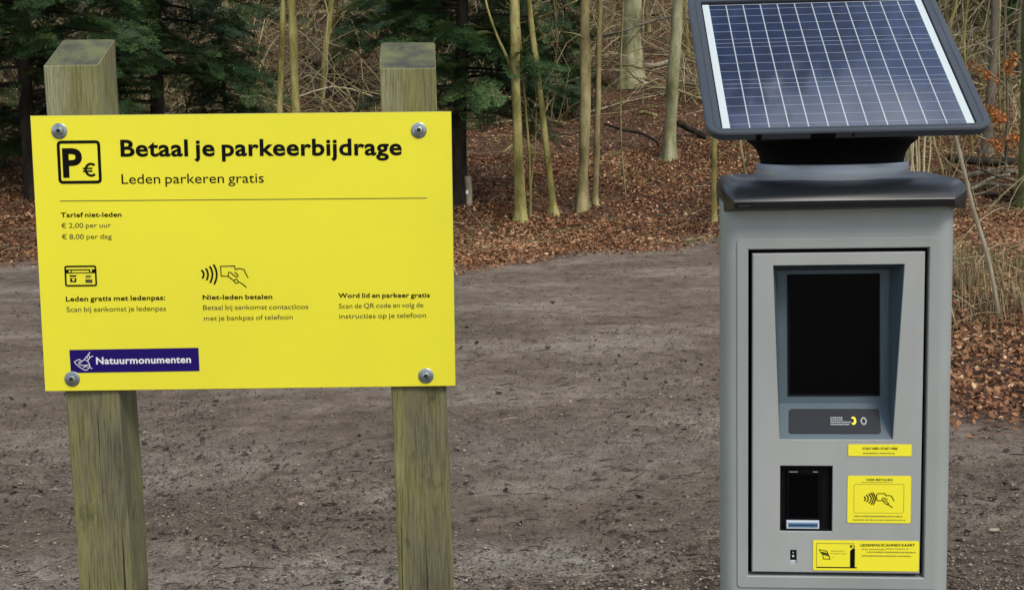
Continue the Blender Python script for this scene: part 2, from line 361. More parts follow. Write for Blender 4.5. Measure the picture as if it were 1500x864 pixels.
# ------------------------------------------------------------------ ground sheets
def build_ground():
    xs = np.concatenate([np.linspace(-300, -60, 9)[:-1], np.linspace(-60, -9, 60)[:-1], np.linspace(-9, 9, 421), np.linspace(9, 60, 60)[1:], np.linspace(60, 300, 9)[1:]])
    ys = np.concatenate([np.linspace(-200, -10, 10)[:-1], np.linspace(-10, 3.6, 40)[:-1], np.linspace(3.6, 18.4, 371), np.linspace(18.4, 34, 130)[1:], np.linspace(34, 90, 80)[1:], np.linspace(90, 500, 12)[1:]])
    X, Y = np.meshgrid(xs, ys); nx, ny = len(xs), len(ys)
    Z = height(X, Y); m = litter_mask(X, Y)
    near = sstep(45, 18, Y)*sstep(14, 8, np.abs(X))
    Z = Z + near*((fbm(X*7, Y*9, 3, 21)-0.45)*0.022 + (vnoise(X*19, Y*24, 31)-0.5)*0.008)*(1+0.8*m)
    V = np.stack([X, Y, Z], -1).reshape(-1, 3)
    i = np.arange(nx-1)[None, :] + nx*np.arange(ny-1)[:, None]
    Fq = np.stack([i, i+1, i+1+nx, i+nx], -1).reshape(-1, 4)
    worn = np.zeros_like(X)
    for px, py, rx, ry, s in ((770, 822, 0.36, 0.22, 0.75), (430, 850, 0.55, 0.30, 0.6), (860, 660, 0.7, 0.5, 0.35), (250, 690, 0.6, 0.5, 0.3), (30, 850, 0.3, 0.3, 0.5)):
        g = ground(px, py); worn = np.maximum(worn, s*np.exp(-((X-g[0])/rx)**2-((Y-g[1])/ry)**2)*np.clip(fbm(X*6, Y*6, 4, 61)*2.4-0.3, 0, 1.2))
    worn = np.clip(worn, 0, 1).reshape(-1)
    mm = m.reshape(-1); fm = mm[Fq].mean(1)
    for name, sel in (('dirt_path', fm < 0.5), ('forest_floor', fm >= 0.5)):
        F = Fq[sel]; u, inv = np.unique(F, return_inverse=True)
        me = mesh_np(name, V[u], inv.reshape(F.shape), mm[u]*0.96)
        wt = me.attributes.new('worn', 'FLOAT', 'POINT'); wt.data.foreach_set('value', worn[u].astype(np.float32))
        tag(link_mesh(name, me, M_GROUND, smooth=180), kind='structure')
build_ground()

def leaf_batch(P, size, yaw, pitch, rollv, curl):
    """folded 6-corner leaves: base, tip and two points each side"""
    n = len(P); T = np.array([[0, -0.5, 0], [-0.30, -0.16, 0.10], [-0.25, 0.22, 0.10], [0, 0.5, 0.0], [0.25, 0.22, 0.10], [0.30, -0.16, 0.10]])
    V = np.repeat(T[None], n, 0)*size[:, None, None]
    V[:, :, 2] *= curl[:, None]; V[:, [0, 3], 2] += (np.abs(curl)*size*0.10)[:, None]*np.array([1.0, 1.6])
    def R(a, ax):
        c, s = np.cos(a), np.sin(a); M = np.zeros((n, 3, 3)); i, j = [(1, 2), (2, 0), (0, 1)][ax]
        M[:, ax, ax] = 1; M[:, i, i] = c; M[:, j, j] = c; M[:, i, j] = -s; M[:, j, i] = s; return M
    M = R(yaw, 2) @ R(pitch, 0) @ R(rollv, 1)
    V = np.einsum('nij,nkj->nki', M, V) + P[:, None, :]
    b = (np.arange(n)*6)[:, None]; F = np.concatenate([b+np.array([[0, 1, 2, 3]]), b+np.array([[0, 3, 4, 5]])], 1).reshape(-1, 4)
    return V.reshape(-1, 3), F

def scatter_leaves():
    cand = []
    for (x0, x1, y0, y1, n) in ((-9, 9, 13.5, 24, 190000), (-12, 12, 24, 36, 70000), (-18, -8, 14, 40, 60000), (8, 18, 16, 40, 50000), (1.4, 6.5, 5.4, 14.0, 80000), (-9, 2.2, 12.5, 17, 12000)):
        cand.append(np.stack([rng.uniform(x0, x1, n), rng.uniform(y0, y1, n)], 1))
    C = np.vstack(cand); x, y = C[:, 0], C[:, 1]
    keep = rng.random(len(C)) < np.clip(litter_mask(x, y)*1.05, 0.0, 1)*np.clip(fbm(x*1.7, y*1.7, 3, 77)*2.0-0.05, 0.15, 1)
    keep &= np.abs(x - 0.02*y) < 0.68*y + 0.7
    x, y = x[keep], y[keep]; n = len(x)
    s = np.clip(rng.normal(0.044, 0.013, n), 0.018, 0.078)*np.where((x > 1.4) & (y < 12), 0.82, 1.0); z = height(x, y) + rng.uniform(0.002, 0.030, n)*np.clip(litter_mask(x, y)*1.3, 0.1, 1)
    V, F = leaf_batch(np.stack([x, y, z], 1), s, rng.uniform(0, 6.28, n), rng.normal(0, 0.45, n), rng.normal(0, 0.5, n), rng.normal(0.5, 1.2, n))
    patch = fbm(x*0.6, y*0.6, 3, 13); t = np.clip(rng.normal(0.50, 0.18, n) + (patch-0.45)*0.7 + 0.10*sstep(21, 16.5, y)*(x < 2.2), 0, 1)
    t = np.where(rng.random(n) < 0.05, rng.uniform(0.85, 1, n), t)
    tag(link_mesh('fallen_leaves', mesh_np('fallen_leaves', V, F, np.repeat(t, 6)), M_LITTER), 'red-brown carpet of fallen beech leaves on the slope and verge', 'leaf litter', kind='stuff')
    # leaf crumbs and chips on the dirt; extra dark ones imitate clod shadows
    n = 60000; y = 4.2 + 14*rng.random(n)**1.5; x = (rng.random(n)*2-1)*(0.42*y+0.4)
    c = fbm(x*1.1, y*0.7, 3, 41); k = (litter_mask(x, y) < 0.6) & (rng.random(n) < np.clip((c-0.36)*5, 0.12, 1)); x, y = x[k], y[k]; n = len(x)
    s = rng.uniform(0.005, 0.019, n)*(1+1.6*(rng.random(n) < 0.06)); z = height(x, y) + rng.uniform(0.002, 0.012, n)
    V, F = leaf_batch(np.stack([x, y, z], 1), s, rng.uniform(0, 6.28, n), rng.normal(0, 0.25, n), rng.normal(0, 0.3, n), rng.normal(0.2, 0.8, n))
    t = np.clip(rng.normal(0.28, 0.20, n), 0, 1); t = np.where(rng.random(n) < 0.035, 0.95, t)
    tag(link_mesh('path_litter_and_shade', mesh_np('path_litter_and_shade', V, F, np.repeat(t, 6)), M_DEBRIS), 'dark leaf crumbs and wood chips on the dirt path, many standing in for clod shadows', 'debris', kind='stuff')
    # grit: small angular crumbs of soil and stone, half sunk
    n = 60000; y = 4.2 + 8.5*rng.random(n)**1.7; x = (rng.random(n)*2-1)*(0.42*y+0.4)
    c = fbm(x*0.9, y*0.9, 4, 51); k = (litter_mask(x, y) < 0.75) & (rng.random(n) < np.clip((c-0.30)*4, 0.08, 1)); x, y, c = x[k], y[k], c[k]; n = len(x)
    s = 0.0022+0.0065*rng.random(n)**3.0; s = np.where(rng.random(n) < 0.004, s*2.2, s)
    T = np.array([[1, 0, 0], [0, 1, 0], [-1, 0, 0], [0, -1, 0], [0, 0, 0.6], [0, 0, -0.6]])
    V = T[None]*s[:, None, None]*rng.uniform(0.6, 1.35, (n, 6, 1)); a = rng.uniform(0, 6.28, n); ca, sa = np.cos(a)[:, None], np.sin(a)[:, None]
    V = np.stack([V[..., 0]*ca-V[..., 1]*sa, V[..., 0]*sa+V[..., 1]*ca, V[..., 2]], -1) + np.stack([x, y, height(x, y)+0.006+s*0.2], 1)[:, None]
    F = ((np.arange(n)*6)[:, None, None] + np.array([[0, 1, 4], [1, 2, 4], [2, 3, 4], [3, 0, 4], [1, 0, 5], [2, 1, 5], [3, 2, 5], [0, 3, 5]])).reshape(-1, 3)
    tag(link_mesh('grit', mesh_np('grit', V.reshape(-1, 3), F, np.repeat(np.clip(rng.normal(0.45, 0.25, n), 0, 1), 6)), M_GRIT), 'loose brown grit and soil crumbs on the trodden dirt', 'grit', kind='stuff')
    # twigs on the dirt
    b = MB(); n = 4200
    for _ in range(n):
        yy = 4.3 + 13*random.random()**1.5; xx = (random.random()*2-1)*(0.42*yy+0.3)
        if float(litter_mask(np.array([xx]), np.array([yy]))[0]) > 0.7: continue
        L = random.uniform(0.02, 0.085)*(1 + (random.random() < 0.06)*1.3); a = random.gauss(0, 0.8); r = random.uniform(0.0009, 0.0024)
        z = hgt(xx, yy) + 0.006 + r
        p = [(xx-math.cos(a)*L/2, yy-math.sin(a)*L/2, z-0.002), (xx+random.uniform(-.1, .1)*L, yy+random.uniform(-.1, .1)*L, z+random.uniform(0, .008)), (xx+math.cos(a)*L/2, yy+math.sin(a)*L/2, z-0.001)]
        b.tube(p, [r, r*1.1, r*0.6], 4, tone=min(1, max(0, random.gauss(0.45, 0.25))), cap=False)
    tag(b.build('path_twigs', M_DEBRIS, tone=True), 'short broken twigs scattered over the dirt path', 'twigs', kind='stuff')
scatter_leaves()
# ------------------------------------------------------------------ measured artwork (millimetres on the sign board and on the terminal door)
SIGN_TEXT = [
    ('heading', 'Betaal je parkeerbijdrage', 1, -217.3, 176.0, 285.1, 173.3, 29.2),
    ('heading', 'Leden parkeren gratis', 0, -217.8, 126.8, 36.5, 126.1, 17.5),
    ('tariff_text', 'Tarief niet-leden', 1, -329.5, 68.3, -220.8, 67.9, 8.3),
    ('tariff_text', '€ 2,00 per uur', 0, -329.6, 48.8, -240.3, 49.0, 8.8),
    ('tariff_text', '€ 8,00 per dag', 0, -329.8, 28.7, -240.2, 28.6, 8.8),
    ('member_card_text', 'Leden gratis met ledenpas:', 1, -328.2, -84.1, -148.7, -83.6, 8.8),
    ('member_card_text', 'Scan bij aankomst je ledenpas', 0, -328.0, -103.4, -148.3, -103.6, 9.2),
    ('contactless_text', 'Niet-leden betalen', 1, -81.2, -83.9, 44.9, -84.2, 8.4),
    ('contactless_text', 'Betaal bij aankomst contactloos', 0, -80.9, -102.8, 109.6, -103.3, 8.8),
    ('contactless_text', 'met je bankpas of telefoon', 0, -80.4, -122.5, 80.8, -122.0, 8.9),
    ('membership_text', 'Word lid en parkeer gratis', 1, 164.7, -83.7, 330.6, -84.8, 8.4),
    ('membership_text', 'Scan de QR code en volg de', 0, 165.3, -103.1, 318.5, -102.9, 8.8),
    ('membership_text', 'instructies op je telefoon', 0, 165.5, -121.8, 322.9, -121.8, 8.9),
    ('logo', 'Natuurmonumenten', 1, -279.0, -199.8, -106.8, -199.4, 12.6),
    ('tariff_pictogram', 'P', 2, -321.5, 140.8, -286.5, 140.7, 50.8),
    ('tariff_pictogram', '€', 1, -285.2, 140.3, -262.8, 140.3, 24.3),
]
RULE = [(-330.2,97.3),(328.5,95.2)]
LOGO = [(-326.6,-173.2),(-92.4,-172.2),(-92.0,-215.2),(-325.8,-215.6)]
EMBLEM = [[(-318.7,-195.2),(-314.6,-200.2),(-307.9,-206.0),(-299.5,-210.7),(-293.3,-207.6),(-290.9,-201.4),(-294.3,-194.3)],[(-318.7,-195.2),(-309.8,-190.9),(-305.1,-194.2),(-300.3,-191.6)],[(-300.2,-190.7),(-292.9,-182.8),(-289.2,-177.6)],[(-292.9,-182.8),(-289.7,-187.3),(-283.8,-184.7)],[(-300.2,-190.7),(-294.3,-193.9),(-289.7,-187.3)],[(-309.1,-194.1),(-310.2,-199.4),(-302.5,-202.1),(-293.8,-201.4),(-289.7,-206.2),(-286.7,-208.5)],[(-307.5,-197.7),(-305.1,-194.2)],[(-302.7,-206.0),(-299.1,-203.6),(-294.9,-204.9)],[(-296.0,-186.3),(-293.3,-189.9)]]
PBOX = [(-330.3,204.7),(-253.0,204.7),(-252.4,127.8),(-330.0,127.9)]
CARD = [(-328.1,-19.3),(-270.5,-19.2),(-270.1,-57.3),(-328.0,-57.3)]
CARDBAND = [(-327.8,-26.3),(-270.7,-26.3),(-270.4,-33.3),(-327.5,-33.3)]
CARDBITS = [[(-319.3,-36.7),(-307.0,-36.8),(-307.2,-39.5),(-319.4,-39.3)],[(-318.4,-41.9),(-307.3,-42.0),(-307.7,-49.3),(-318.8,-49.2)],[(-290.3,-37.3),(-280.0,-37.4),(-280.1,-39.2),(-290.4,-39.1)],[(-290.9,-40.1),(-281.8,-40.2),(-281.9,-41.7),(-291.0,-41.6)],[(-291.1,-44.7),(-278.6,-44.9),(-278.9,-50.8),(-291.4,-50.6)]]
CARDDASH = [[(-320.3,-28.5),(-316.8,-28.5),(-316.9,-31.3),(-320.4,-31.3)],[(-314.7,-28.7),(-284.1,-28.5),(-284.2,-31.6),(-314.9,-31.8)],[(-281.5,-26.6),(-278.7,-26.6),(-278.9,-31.1),(-281.7,-31.3)]]
ARCS = [[(-81.3,-30.0),(-79.7,-32.0),(-78.5,-34.0),(-77.8,-35.9),(-77.5,-37.8),(-77.6,-39.7),(-78.1,-41.6),(-79.1,-43.4),(-80.6,-45.3)],[(-73.5,-27.1),(-71.9,-29.7),(-70.8,-32.3),(-70.1,-35.0),(-69.8,-37.6),(-69.9,-40.3),(-70.5,-43.1),(-71.5,-45.8),(-73.0,-48.6)],[(-66.4,-23.4),(-64.4,-26.8),(-62.9,-30.4),(-62.1,-34.0),(-61.8,-37.7),(-62.1,-41.5),(-63.0,-45.4),(-64.6,-49.4),(-66.7,-53.5)],[(-59.4,-20.2),(-57.1,-24.5),(-55.4,-28.9),(-54.4,-33.3),(-54.1,-37.8),(-54.4,-42.4),(-55.4,-47.0),(-57.1,-51.7),(-59.4,-56.4)]]
HAND = [[(-33.7,-42.0),(-46.1,-41.5),(-46.5,-23.6),(-20.9,-23.6),(-20.8,-30.3)],[(-20.8,-30.3),(-14.0,-27.9),(-4.4,-30.1),(-2.4,-35.8),(2.5,-45.1)],[(-33.4,-42.0),(-33.2,-37.2),(-32.0,-35.1),(-29.3,-34.8),(-24.7,-39.2),(-19.7,-42.7),(-16.9,-43.1),(-15.6,-41.0),(-17.3,-38.3),(-21.9,-34.8)],[(-33.4,-42.1),(-23.6,-50.4),(-21.5,-53.9),(-19.3,-54.7),(-16.6,-53.7),(-15.5,-52.0),(-17.1,-49.0),(-19.8,-47.6),(-23.3,-49.2)],[(-15.5,-52.0),(-9.0,-55.8),(-1.0,-62.7)]]
BOLTS = [(-324.3,222.0),(316.3,216.4),(-324.0,-226.5),(320.9,-229.4)]
M_ARCS = [[(42.2,-124.2),(43.0,-125.0),(43.7,-125.9),(44.0,-126.7),(44.2,-127.6),(44.1,-128.5),(43.9,-129.4),(43.3,-130.2),(42.6,-131.1)],[(45.5,-121.5),(46.7,-123.0),(47.7,-124.4),(48.3,-125.8),(48.5,-127.2),(48.4,-128.6),(47.9,-130.0),(47.1,-131.4),(45.9,-132.8)],[(48.7,-119.8),(50.5,-121.6),(51.8,-123.5),(52.6,-125.3),(53.0,-127.2),(52.8,-129.1),(52.2,-131.0),(51.1,-132.9),(49.6,-134.9)],[(51.9,-118.4),(53.7,-120.5),(55.0,-122.7),(55.8,-124.9),(56.1,-127.2),(55.9,-129.5),(55.3,-131.8),(54.2,-134.2),(52.6,-136.6)],[(55.0,-117.8),(56.7,-120.1),(58.0,-122.4),(58.7,-124.8),(59.1,-127.2),(58.9,-129.6),(58.3,-132.1),(57.2,-134.7),(55.7,-137.3)]]
M_HAND = [[(69.8,-130.6),(62.4,-130.6),(61.2,-129.2),(61.1,-120.9),(62.6,-119.5),(73.0,-119.5),(74.2,-120.8),(74.2,-122.9)],[(74.2,-122.6),(81.3,-122.5),(83.4,-123.9),(87.1,-131.1)],[(68.6,-127.1),(72.3,-126.6),(77.6,-128.8)],[(69.0,-128.3),(73.2,-134.4),(77.7,-136.9),(79.0,-135.2),(75.6,-131.7),(72.3,-129.2)],[(77.6,-136.1),(85.3,-141.6)]]
SIGN_POS, SIGN_ROT, SIGN_H = [-0.479, 2.4597, 1.3309], [0.01246, 0.01137, 0.00189], 0.4988
TERM_POS, TERM_ROT = [0.4883, 2.0335, 1.1008], [-0.10472, 4e-05, 0.00433]
def place(o, pos, yaw, lean, tilt):
    o.matrix_world = Matrix.Translation(pos) @ Matrix.Rotation(yaw, 4, 'Z') @ Matrix.Rotation(lean, 4, 'Y') @ Matrix.Rotation(tilt, 4, 'X')

def rrect(x0, x1, z0, z1, r, n=5):
    """rounded rectangle, counter-clockwise seen from the front (-y)"""
    out = []
    for cx, cz, a0 in ((x1-r, z1-r, 0), (x0+r, z1-r, 90), (x0+r, z0+r, 180), (x1-r, z0+r, 270)):
        for k in range(n+1):
            a = math.radians(a0+90*k/n); out.append((cx+r*math.cos(a), cz+r*math.sin(a)))
    return out
def xz(l, y): return [(p[0], y, p[1]) for p in l]
def ins(l, d):
    """inset a convex loop about its own middle by d"""
    a = np.array(l); n = len(a); out = []
    for i in range(n):
        e0 = a[i]-a[i-1]; e1 = a[(i+1) % n]-a[i]; 
        n0 = np.array([-e0[1], e0[0]])/(np.linalg.norm(e0)+1e-12); n1 = np.array([-e1[1], e1[0]])/(np.linalg.norm(e1)+1e-12)
        m = n0+n1; m = m/max(1e-6, float(m@m)/2); out.append(tuple(a[i]+m*d))
    return out

# ------------------------------------------------------------------ the parking sign
def build_sign():
    sgn = thing('parking_sign', 'bright yellow parking fee sign board bolted to two square mossy wooden posts', 'sign')
    place(sgn, SIGN_POS, *SIGN_ROT)
    w, h, t = 0.75, SIGN_H, 0.004
    b = MB(); fr = [(w/2, h/2), (-w/2, h/2), (-w/2, -h/2), (w/2, -h/2)]; i = ins(fr, 0.0008)
    b.loft([xz(i, 0), xz(fr, 0.0008), xz(fr, t)], 1, flip=True); b.add(xz(i, 0), [(0, 1, 2, 3)], 0); b.add(xz(fr, t), [(3, 2, 1, 0)], 1)
    board = b.build('sign_board', [M_YELLOW, M_SHEETEDGE], sgn)
    groups = {}
    for g, s, bold, x0, z0, x1, z1, cap in SIGN_TEXT:
        if g == 'logo' or (s == '€' and bold): continue
        mb = groups.setdefault(g, MB())
        mb.text(s, x0/1e3, z0/1e3, x1/1e3, z1/1e3, cap/1e3, -0.0006, 0 if (bold or g == 'heading') else 1, bold)
    mm = lambda l: [(a/1e3, c/1e3) for a, c in l]
    pb = groups['tariff_pictogram']; a = mm(PBOX); x0, x1, z0, z1 = a[0][0], a[1][0], a[2][1], a[0][1]
    o = rrect(x0, x1, z0, z1, 0.0075); pb.loft([xz(o, -0.0006), xz(ins(o, 0.0053), -0.0006)], 0, flip=False)
    ez, ex, eR = 0.1403+0.0122, -0.2712, 0.0105                      # the euro sign of the pictogram
    pb.stroke([(ex+0.92*eR*math.cos(math.radians(a)), ez+eR*math.sin(math.radians(a))) for a in range(48, 316, 12)], 0.0042, 0, y=-0.0006)
    for dz in (0.0025, -0.0025): pb.stroke([(-0.2858, ez+dz), (-0.2690, ez+dz)], 0.0029, 0, y=-0.0007)
    groups['heading'].stroke(mm(RULE), 0.0013, 2, y=-0.0006)
    mc = groups['member_card_text']; a = mm(CARD); o = rrect(a[0][0], a[1][0], a[2][1], a[0][1], 0.004); mc.loft([xz(o, -0.0006), xz(ins(o, 0.0030), -0.0006)], 0)
    q = mm(CARDBAND); q = [(q[0][0]+.002, q[0][1]), (q[1][0]-.002, q[1][1]), (q[2][0]-.002, q[2][1]), (q[3][0]+.002, q[3][1])]
    mc.poly(q[::-1], -0.0005, 0)
    for d in CARDDASH: mc.poly(mm(d)[::-1], -0.0009, 3)
    for k, d in enumerate(CARDBITS): mc.poly(mm(d)[::-1], -0.0006, 0 if k < 2 else 1)
    d = mm(CARDBITS[1]); mc.poly([(d[0][0]+.0035, d[0][1]-.001), (d[1][0]-.003, d[1][1]-.001), (d[1][0]-.003, d[2][1]+.0025), (d[0][0]+.0035, d[2][1]+.0025)][::-1], -0.0010, 3)
    ct = groups['contactless_text']
    for l in ARCS: ct.stroke(mm(l), 0.0034, 0, y=-0.0006)
    for l in HAND: ct.stroke(smooth_path(mm(l), 40) if len(l) > 5 else mm(l), 0.0016, 0, y=-0.0007)
    names = {'heading': 'heading_lettering', 'tariff_text': 'tariff_lettering', 'member_card_text': 'member_card_notice', 'contactless_text': 'contactless_notice', 'membership_text': 'membership_notice', 'tariff_pictogram': 'parking_pictogram'}
    for g, mb in groups.items(): mb.build(names[g], [M_BLACK, M_GREYPRINT, M_RULE, M_YELLOW], board)
    lp = MB(); q = mm(LOGO); lp.poly([q[3], q[2], q[1], q[0]], -0.0006)
    plate = lp.build('logo_plate', M_BLUE, sgn, label='violet blue strip with white lettering')
    lt = MB()
    for g, s, bold, x0, z0, x1, z1, cap in SIGN_TEXT:
        if g == 'logo': lt.text(s, x0/1e3, z0/1e3, x1/1e3, z1/1e3, cap/1e3, -0.0011, 0, 1)
    lt.build('lettering', M_WHITE, plate)
    em = MB()
    for l in EMBLEM: em.stroke(smooth_path(mm(l), 30) if len(l) > 3 else mm(l), 0.0013, 0, y=-0.0011)
    em.build('emblem', M_WHITE, plate)
    for x, z in mm(BOLTS):
        bo = MB()
        def ring(r, y, n=28, hexr=None): return [(x+(r*math.cos(2*math.pi*k/n)), y, z+r*math.sin(2*math.pi*k/n)) for k in range(n)]
        bo.loft([ring(0.0140, -0.0002), ring(0.0140, -0.0016), ring(0.0132, -0.0022), ring(0.0080, -0.0022), ring(0.0078, -0.0045), ring(0.0066, -0.0068), ring(0.0046, -0.0076), ring(0.0038, -0.0076)], 0, flip=False)
        bo.loft([ring(0.0038, -0.0076), ring(0.0036, -0.0040)], 1, cap1=True)
        bo.build('bolt', [M_ZINC, M_SOCKET], sgn, smooth=40)
    for x0, yaw, zt, hw in ((-0.2925, math.radians(-3.5), 0.338, 0.0497), (0.3010, math.radians(2.2), 0.327, 0.0515)):
        pm = MB(); D, c = 0.10, 0.0028
        prof = [(-hw+c, 0), (hw-c, 0), (hw, c), (hw, D-c), (hw-c, D), (-hw+c, D), (-hw, D-c), (-hw, c)]
        cy, sy = math.cos(yaw), math.sin(yaw); zs = np.concatenate([np.linspace(-1.75, zt-0.03, 46), [zt-0.012]]); loops = []
        def loop(z, dz=lambda y: 0, k=1.0):
            l = []
            for j, (px, py) in enumerate(prof):
                wob = (vnoise(np.array([z*7+j*9]), np.array([x0*50]), 3)[0]-0.5)*0.0028
                X, Y = px*k*(1-0.02*(z+0.3))+wob, (py-D/2)*k+D/2+wob
                l.append((x0 + X*cy-(Y-D/2)*sy - 0.0165*z, 0.0085+D/2+X*sy+(Y-D/2)*cy, z+dz(Y)))
            return l
        for z in zs: loops.append(loop(z))
        sl = lambda Y: 0.052*Y/D
        loops.append(loop(zt-0.0025, sl)); loops.append(loop(zt-0.001, sl, 0.975))
        pm.loft(loops, 0); pm.add(loops[-1], [tuple(range(8))], 1)
        pm.build('post', [M_POST, M_ENDGRAIN], sgn, smooth=30)
build_sign()

# ------------------------------------------------------------------ the solar parking terminal
def fill_holes(mb, outer, holes, y, mi=0):
    bm = bmesh.new(); es = []
    for l in [outer]+holes:
        vv = [bm.verts.new((p[0], y, p[1])) for p in l]
        es += [bm.edges.new((vv[i], vv[(i+1) % len(vv)])) for i in range(len(vv))]
    bmesh.ops.triangle_fill(bm, use_beauty=True, edges=es, normal=(0, -1, 0)); bm.verts.index_update()
    fs = []
    for f in bm.faces:
        f.normal_update(); idx = [v.index for v in f.verts]; fs.append(tuple(idx if f.normal.y < 0 else idx[::-1]))
    mb.add([v.co[:] for v in bm.verts], fs, mi); bm.free()

def build_terminal():
    T = thing('parking_terminal', 'grey solar powered parking payment terminal with black screen and tilted panel', 'parking machine')
    place(T, TERM_POS, *TERM_ROT); FZ = -TERM_POS[2]
    gap = [(0.1345, 0.2560), (-0.1330, 0.2560), (-0.1335, -0.2530), (0.1340, -0.2530)]
    # cabinet: rounded plan, hole for the door
    half = [(0.149, 0.0)] + [(0.149+0.0245*math.sin(math.radians(a)), 0.032*(1-math.cos(math.radians(a)))) for a in (12, 25, 38, 52, 66, 80, 90)] + [(0.168, 0.14), (0.160, 0.235), (0.152, 0.25)]
    plan = half + [(-x, y) for x, y in half[::-1]]
    b = MB(); zs = [FZ-0.05, FZ+0.10, -0.6, -0.2, 0.2, 0.326]
    b.loft([[(x, y, z) for x, y in plan] for z in zs], 0, closed=False)
    fill_holes(b, [(0.149, 0.326), (-0.149, 0.326), (-0.149, FZ-0.05), (0.149, FZ-0.05)], [gap], 0.0, 0)
    g2 = gap; b.loft([xz(g2, 0.0), xz(g2, 0.10)], 1, flip=False); b.add(xz(g2, 0.10), [(0, 1, 2, 3)], 1)
    b.add([(x, y, 0.326) for x, y in plan], [tuple(range(len(plan)))], 0)
    cab = b.build('cabinet', [M_CAB, M_SEAL], T, smooth=35)
    # raised frame with a rounded outer seam
    f = MB(); o = rrect(-0.1490, 0.1490, -0.2710, 0.2708, 0.006, 6)
    y0 = -0.0022; gi = [(0.1335, 0.2550), (-0.1320, 0.2550), (-0.1325, -0.2520), (0.1330, -0.2520)]
    gc = [(0.1350, 0.2565), (-0.1335, 0.2565), (-0.1340, -0.2535), (0.1345, -0.2535)]
    f.loft([xz(o, -0.0002), xz(o, y0+0.0008), xz(ins(o, 0.0008), y0)], 0)
    fill_holes(f, ins(o, 0.0008), [gc], y0, 0)
    f.loft([xz(gc, y0), xz(gi, y0+0.0015), xz(gi, 0.02)], 0)
    f.build('door_frame', [M_CAB], cab)
    # door with openings
    d = MB(); do = [(0.1275, 0.2490), (-0.1258, 0.2490), (-0.1265, -0.2460), (0.1268, -0.2460)]
    ch = 0.0016; dy = -0.0015
    niche = [(0.0985, 0.2312), (-0.0958, 0.2312), (-0.0858, -0.0368), (0.0845, -0.0368)]
    reader = [(-0.0043, -0.0766), (-0.0846, -0.0766), (-0.0846, -0.1811), (-0.0043, -0.1811)]
    lock = [(-0.0580, -0.2096), (-0.0690, -0.2096), (-0.0690, -0.2318), (-0.0580, -0.2318)]
    d.loft([xz(do, 0.03), xz(do, dy+ch), xz(ins(do, ch), dy)], 0)
    fill_holes(d, ins(do, ch), [niche, reader, lock], dy, 0)
    for hl, dp in ((niche, 0.0025), (reader, 0.010), (lock, 0.004)): d.loft([xz(hl, dy), xz(ins(hl, 0.0008), dy+0.0012), xz(ins(hl, 0.0008), dy+dp)], 0)
    door = d.build('door', [M_DOOR], T)
    # niche
    n = MB(); ni = ins(niche, 0.0006); bk = [(0.0852, 0.2165), (-0.0838, 0.2165), (-0.0806, 0.0104), (0.0850, 0.0104)]
    def bky(l): return [(p[0], 0.044+0.010*(p[1]/0.21), p[1]) for p in l]
    fl = xz(ni, dy+0.0015); bl = bky(bk)
    n.loft([fl, bl], 0); n.add(bl, [(0, 1, 2, 3)], 0); n.build('screen_niche', [M_NICHE], door)
    sc_ = [(0.0706, 0.2108), (-0.0690, 0.2108), (-0.0680, 0.0222), (0.0714, 0.0222)]
    s = MB(); so = [(p[0], p[1]-0.0016, p[2]) for p in bky(sc_)]; si = [(p[0], p[1]-0.0016, p[2]) for p in bky(ins(sc_, 0.003))]
    s.loft([bky(sc_), so], 0); s.loft([so, si], 1); s.add([(p[0], p[1]+0.0008, p[2]) for p in si], [(0, 1, 2, 3)], 2); s.loft([si, [(p[0], p[1]+0.0008, p[2]) for p in si]], 1)
    s.build('screen', [M_SEAL, M_SEAL, M_GLASSBLK], door)
    # sloping shelf plate with contactless mark: lies on the loft between back edge and front lip
    P0, P1 = np.array(fl[2]), np.array(fl[3]); Q0, Q1 = np.array(bl[2]), np.array(bl[3])      # front left/right, back left/right
    nrm = np.cross(P1-P0, Q0-P0); nrm /= np.linalg.norm(nrm); nrm = nrm if nrm[2] > 0 else -nrm
    def sh(u, v, lift=0.0012):                                                           # u along width, v 0 front .. 1 back
        return (P0*(1-u)+P1*u)*(1-v) + (Q0*(1-u)+Q1*u)*v + nrm*lift
    sp = MB(); cs = [(0.085, 0.15), (0.905, 0.15), (0.905, 0.83), (0.085, 0.83)]
    cc = []
    for (u, v), (du, dv) in zip(cs, ((1, 1), (-1, 1), (-1, -1), (1, -1))):
        cc += [(u, v+dv*0.05), (u+du*0.02, v)] if du*dv > 0 else [(u+du*0.02, v), (u, v+dv*0.05)]
    sp.loft([[sh(u, v, 0.0002) for u, v in cc], [sh(u, v, 0.0012) for u, v in cc]], 0); sp.add([sh(u, v, 0.0012) for u, v in cc], [tuple(range(8))], 0)
    for r, (ua, ub) in enumerate(((0.46, 0.57), (0.46, 0.57), (0.46, 0.64), (0.46, 0.63))):   # fine white print
        v = 0.60-0.062*r; u = ua; k = 0
        while u < ub:
            w_ = 0.006+0.009*((r*7+k*5) % 4)/3; sp.add([sh(u, v-0.034, 0.0016), sh(min(u+w_, ub), v-0.034, 0.0016), sh(min(u+w_, ub), v, 0.0016), sh(u, v, 0.0016)], [(0, 1, 2, 3)], 1); u += w_+0.0035; k += 1
    arc = []
    for k in range(15):
        a = math.radians(-125+250*k/14); arc.append((0.666+0.026*math.cos(a), 0.50+0.115*math.sin(a)))
    inn = []
    for k in range(15):
        a = math.radians(-105+210*k/14); inn.append((0.652+0.022*math.cos(a)*0.95, 0.50+0.062*math.sin(a)))
    m_ = len(arc); sp.add([sh(u, v, 0.0016) for u, v in arc+inn], [(i, i+1, m_+i+1, m_+i) for i in range(m_-1)], 2)
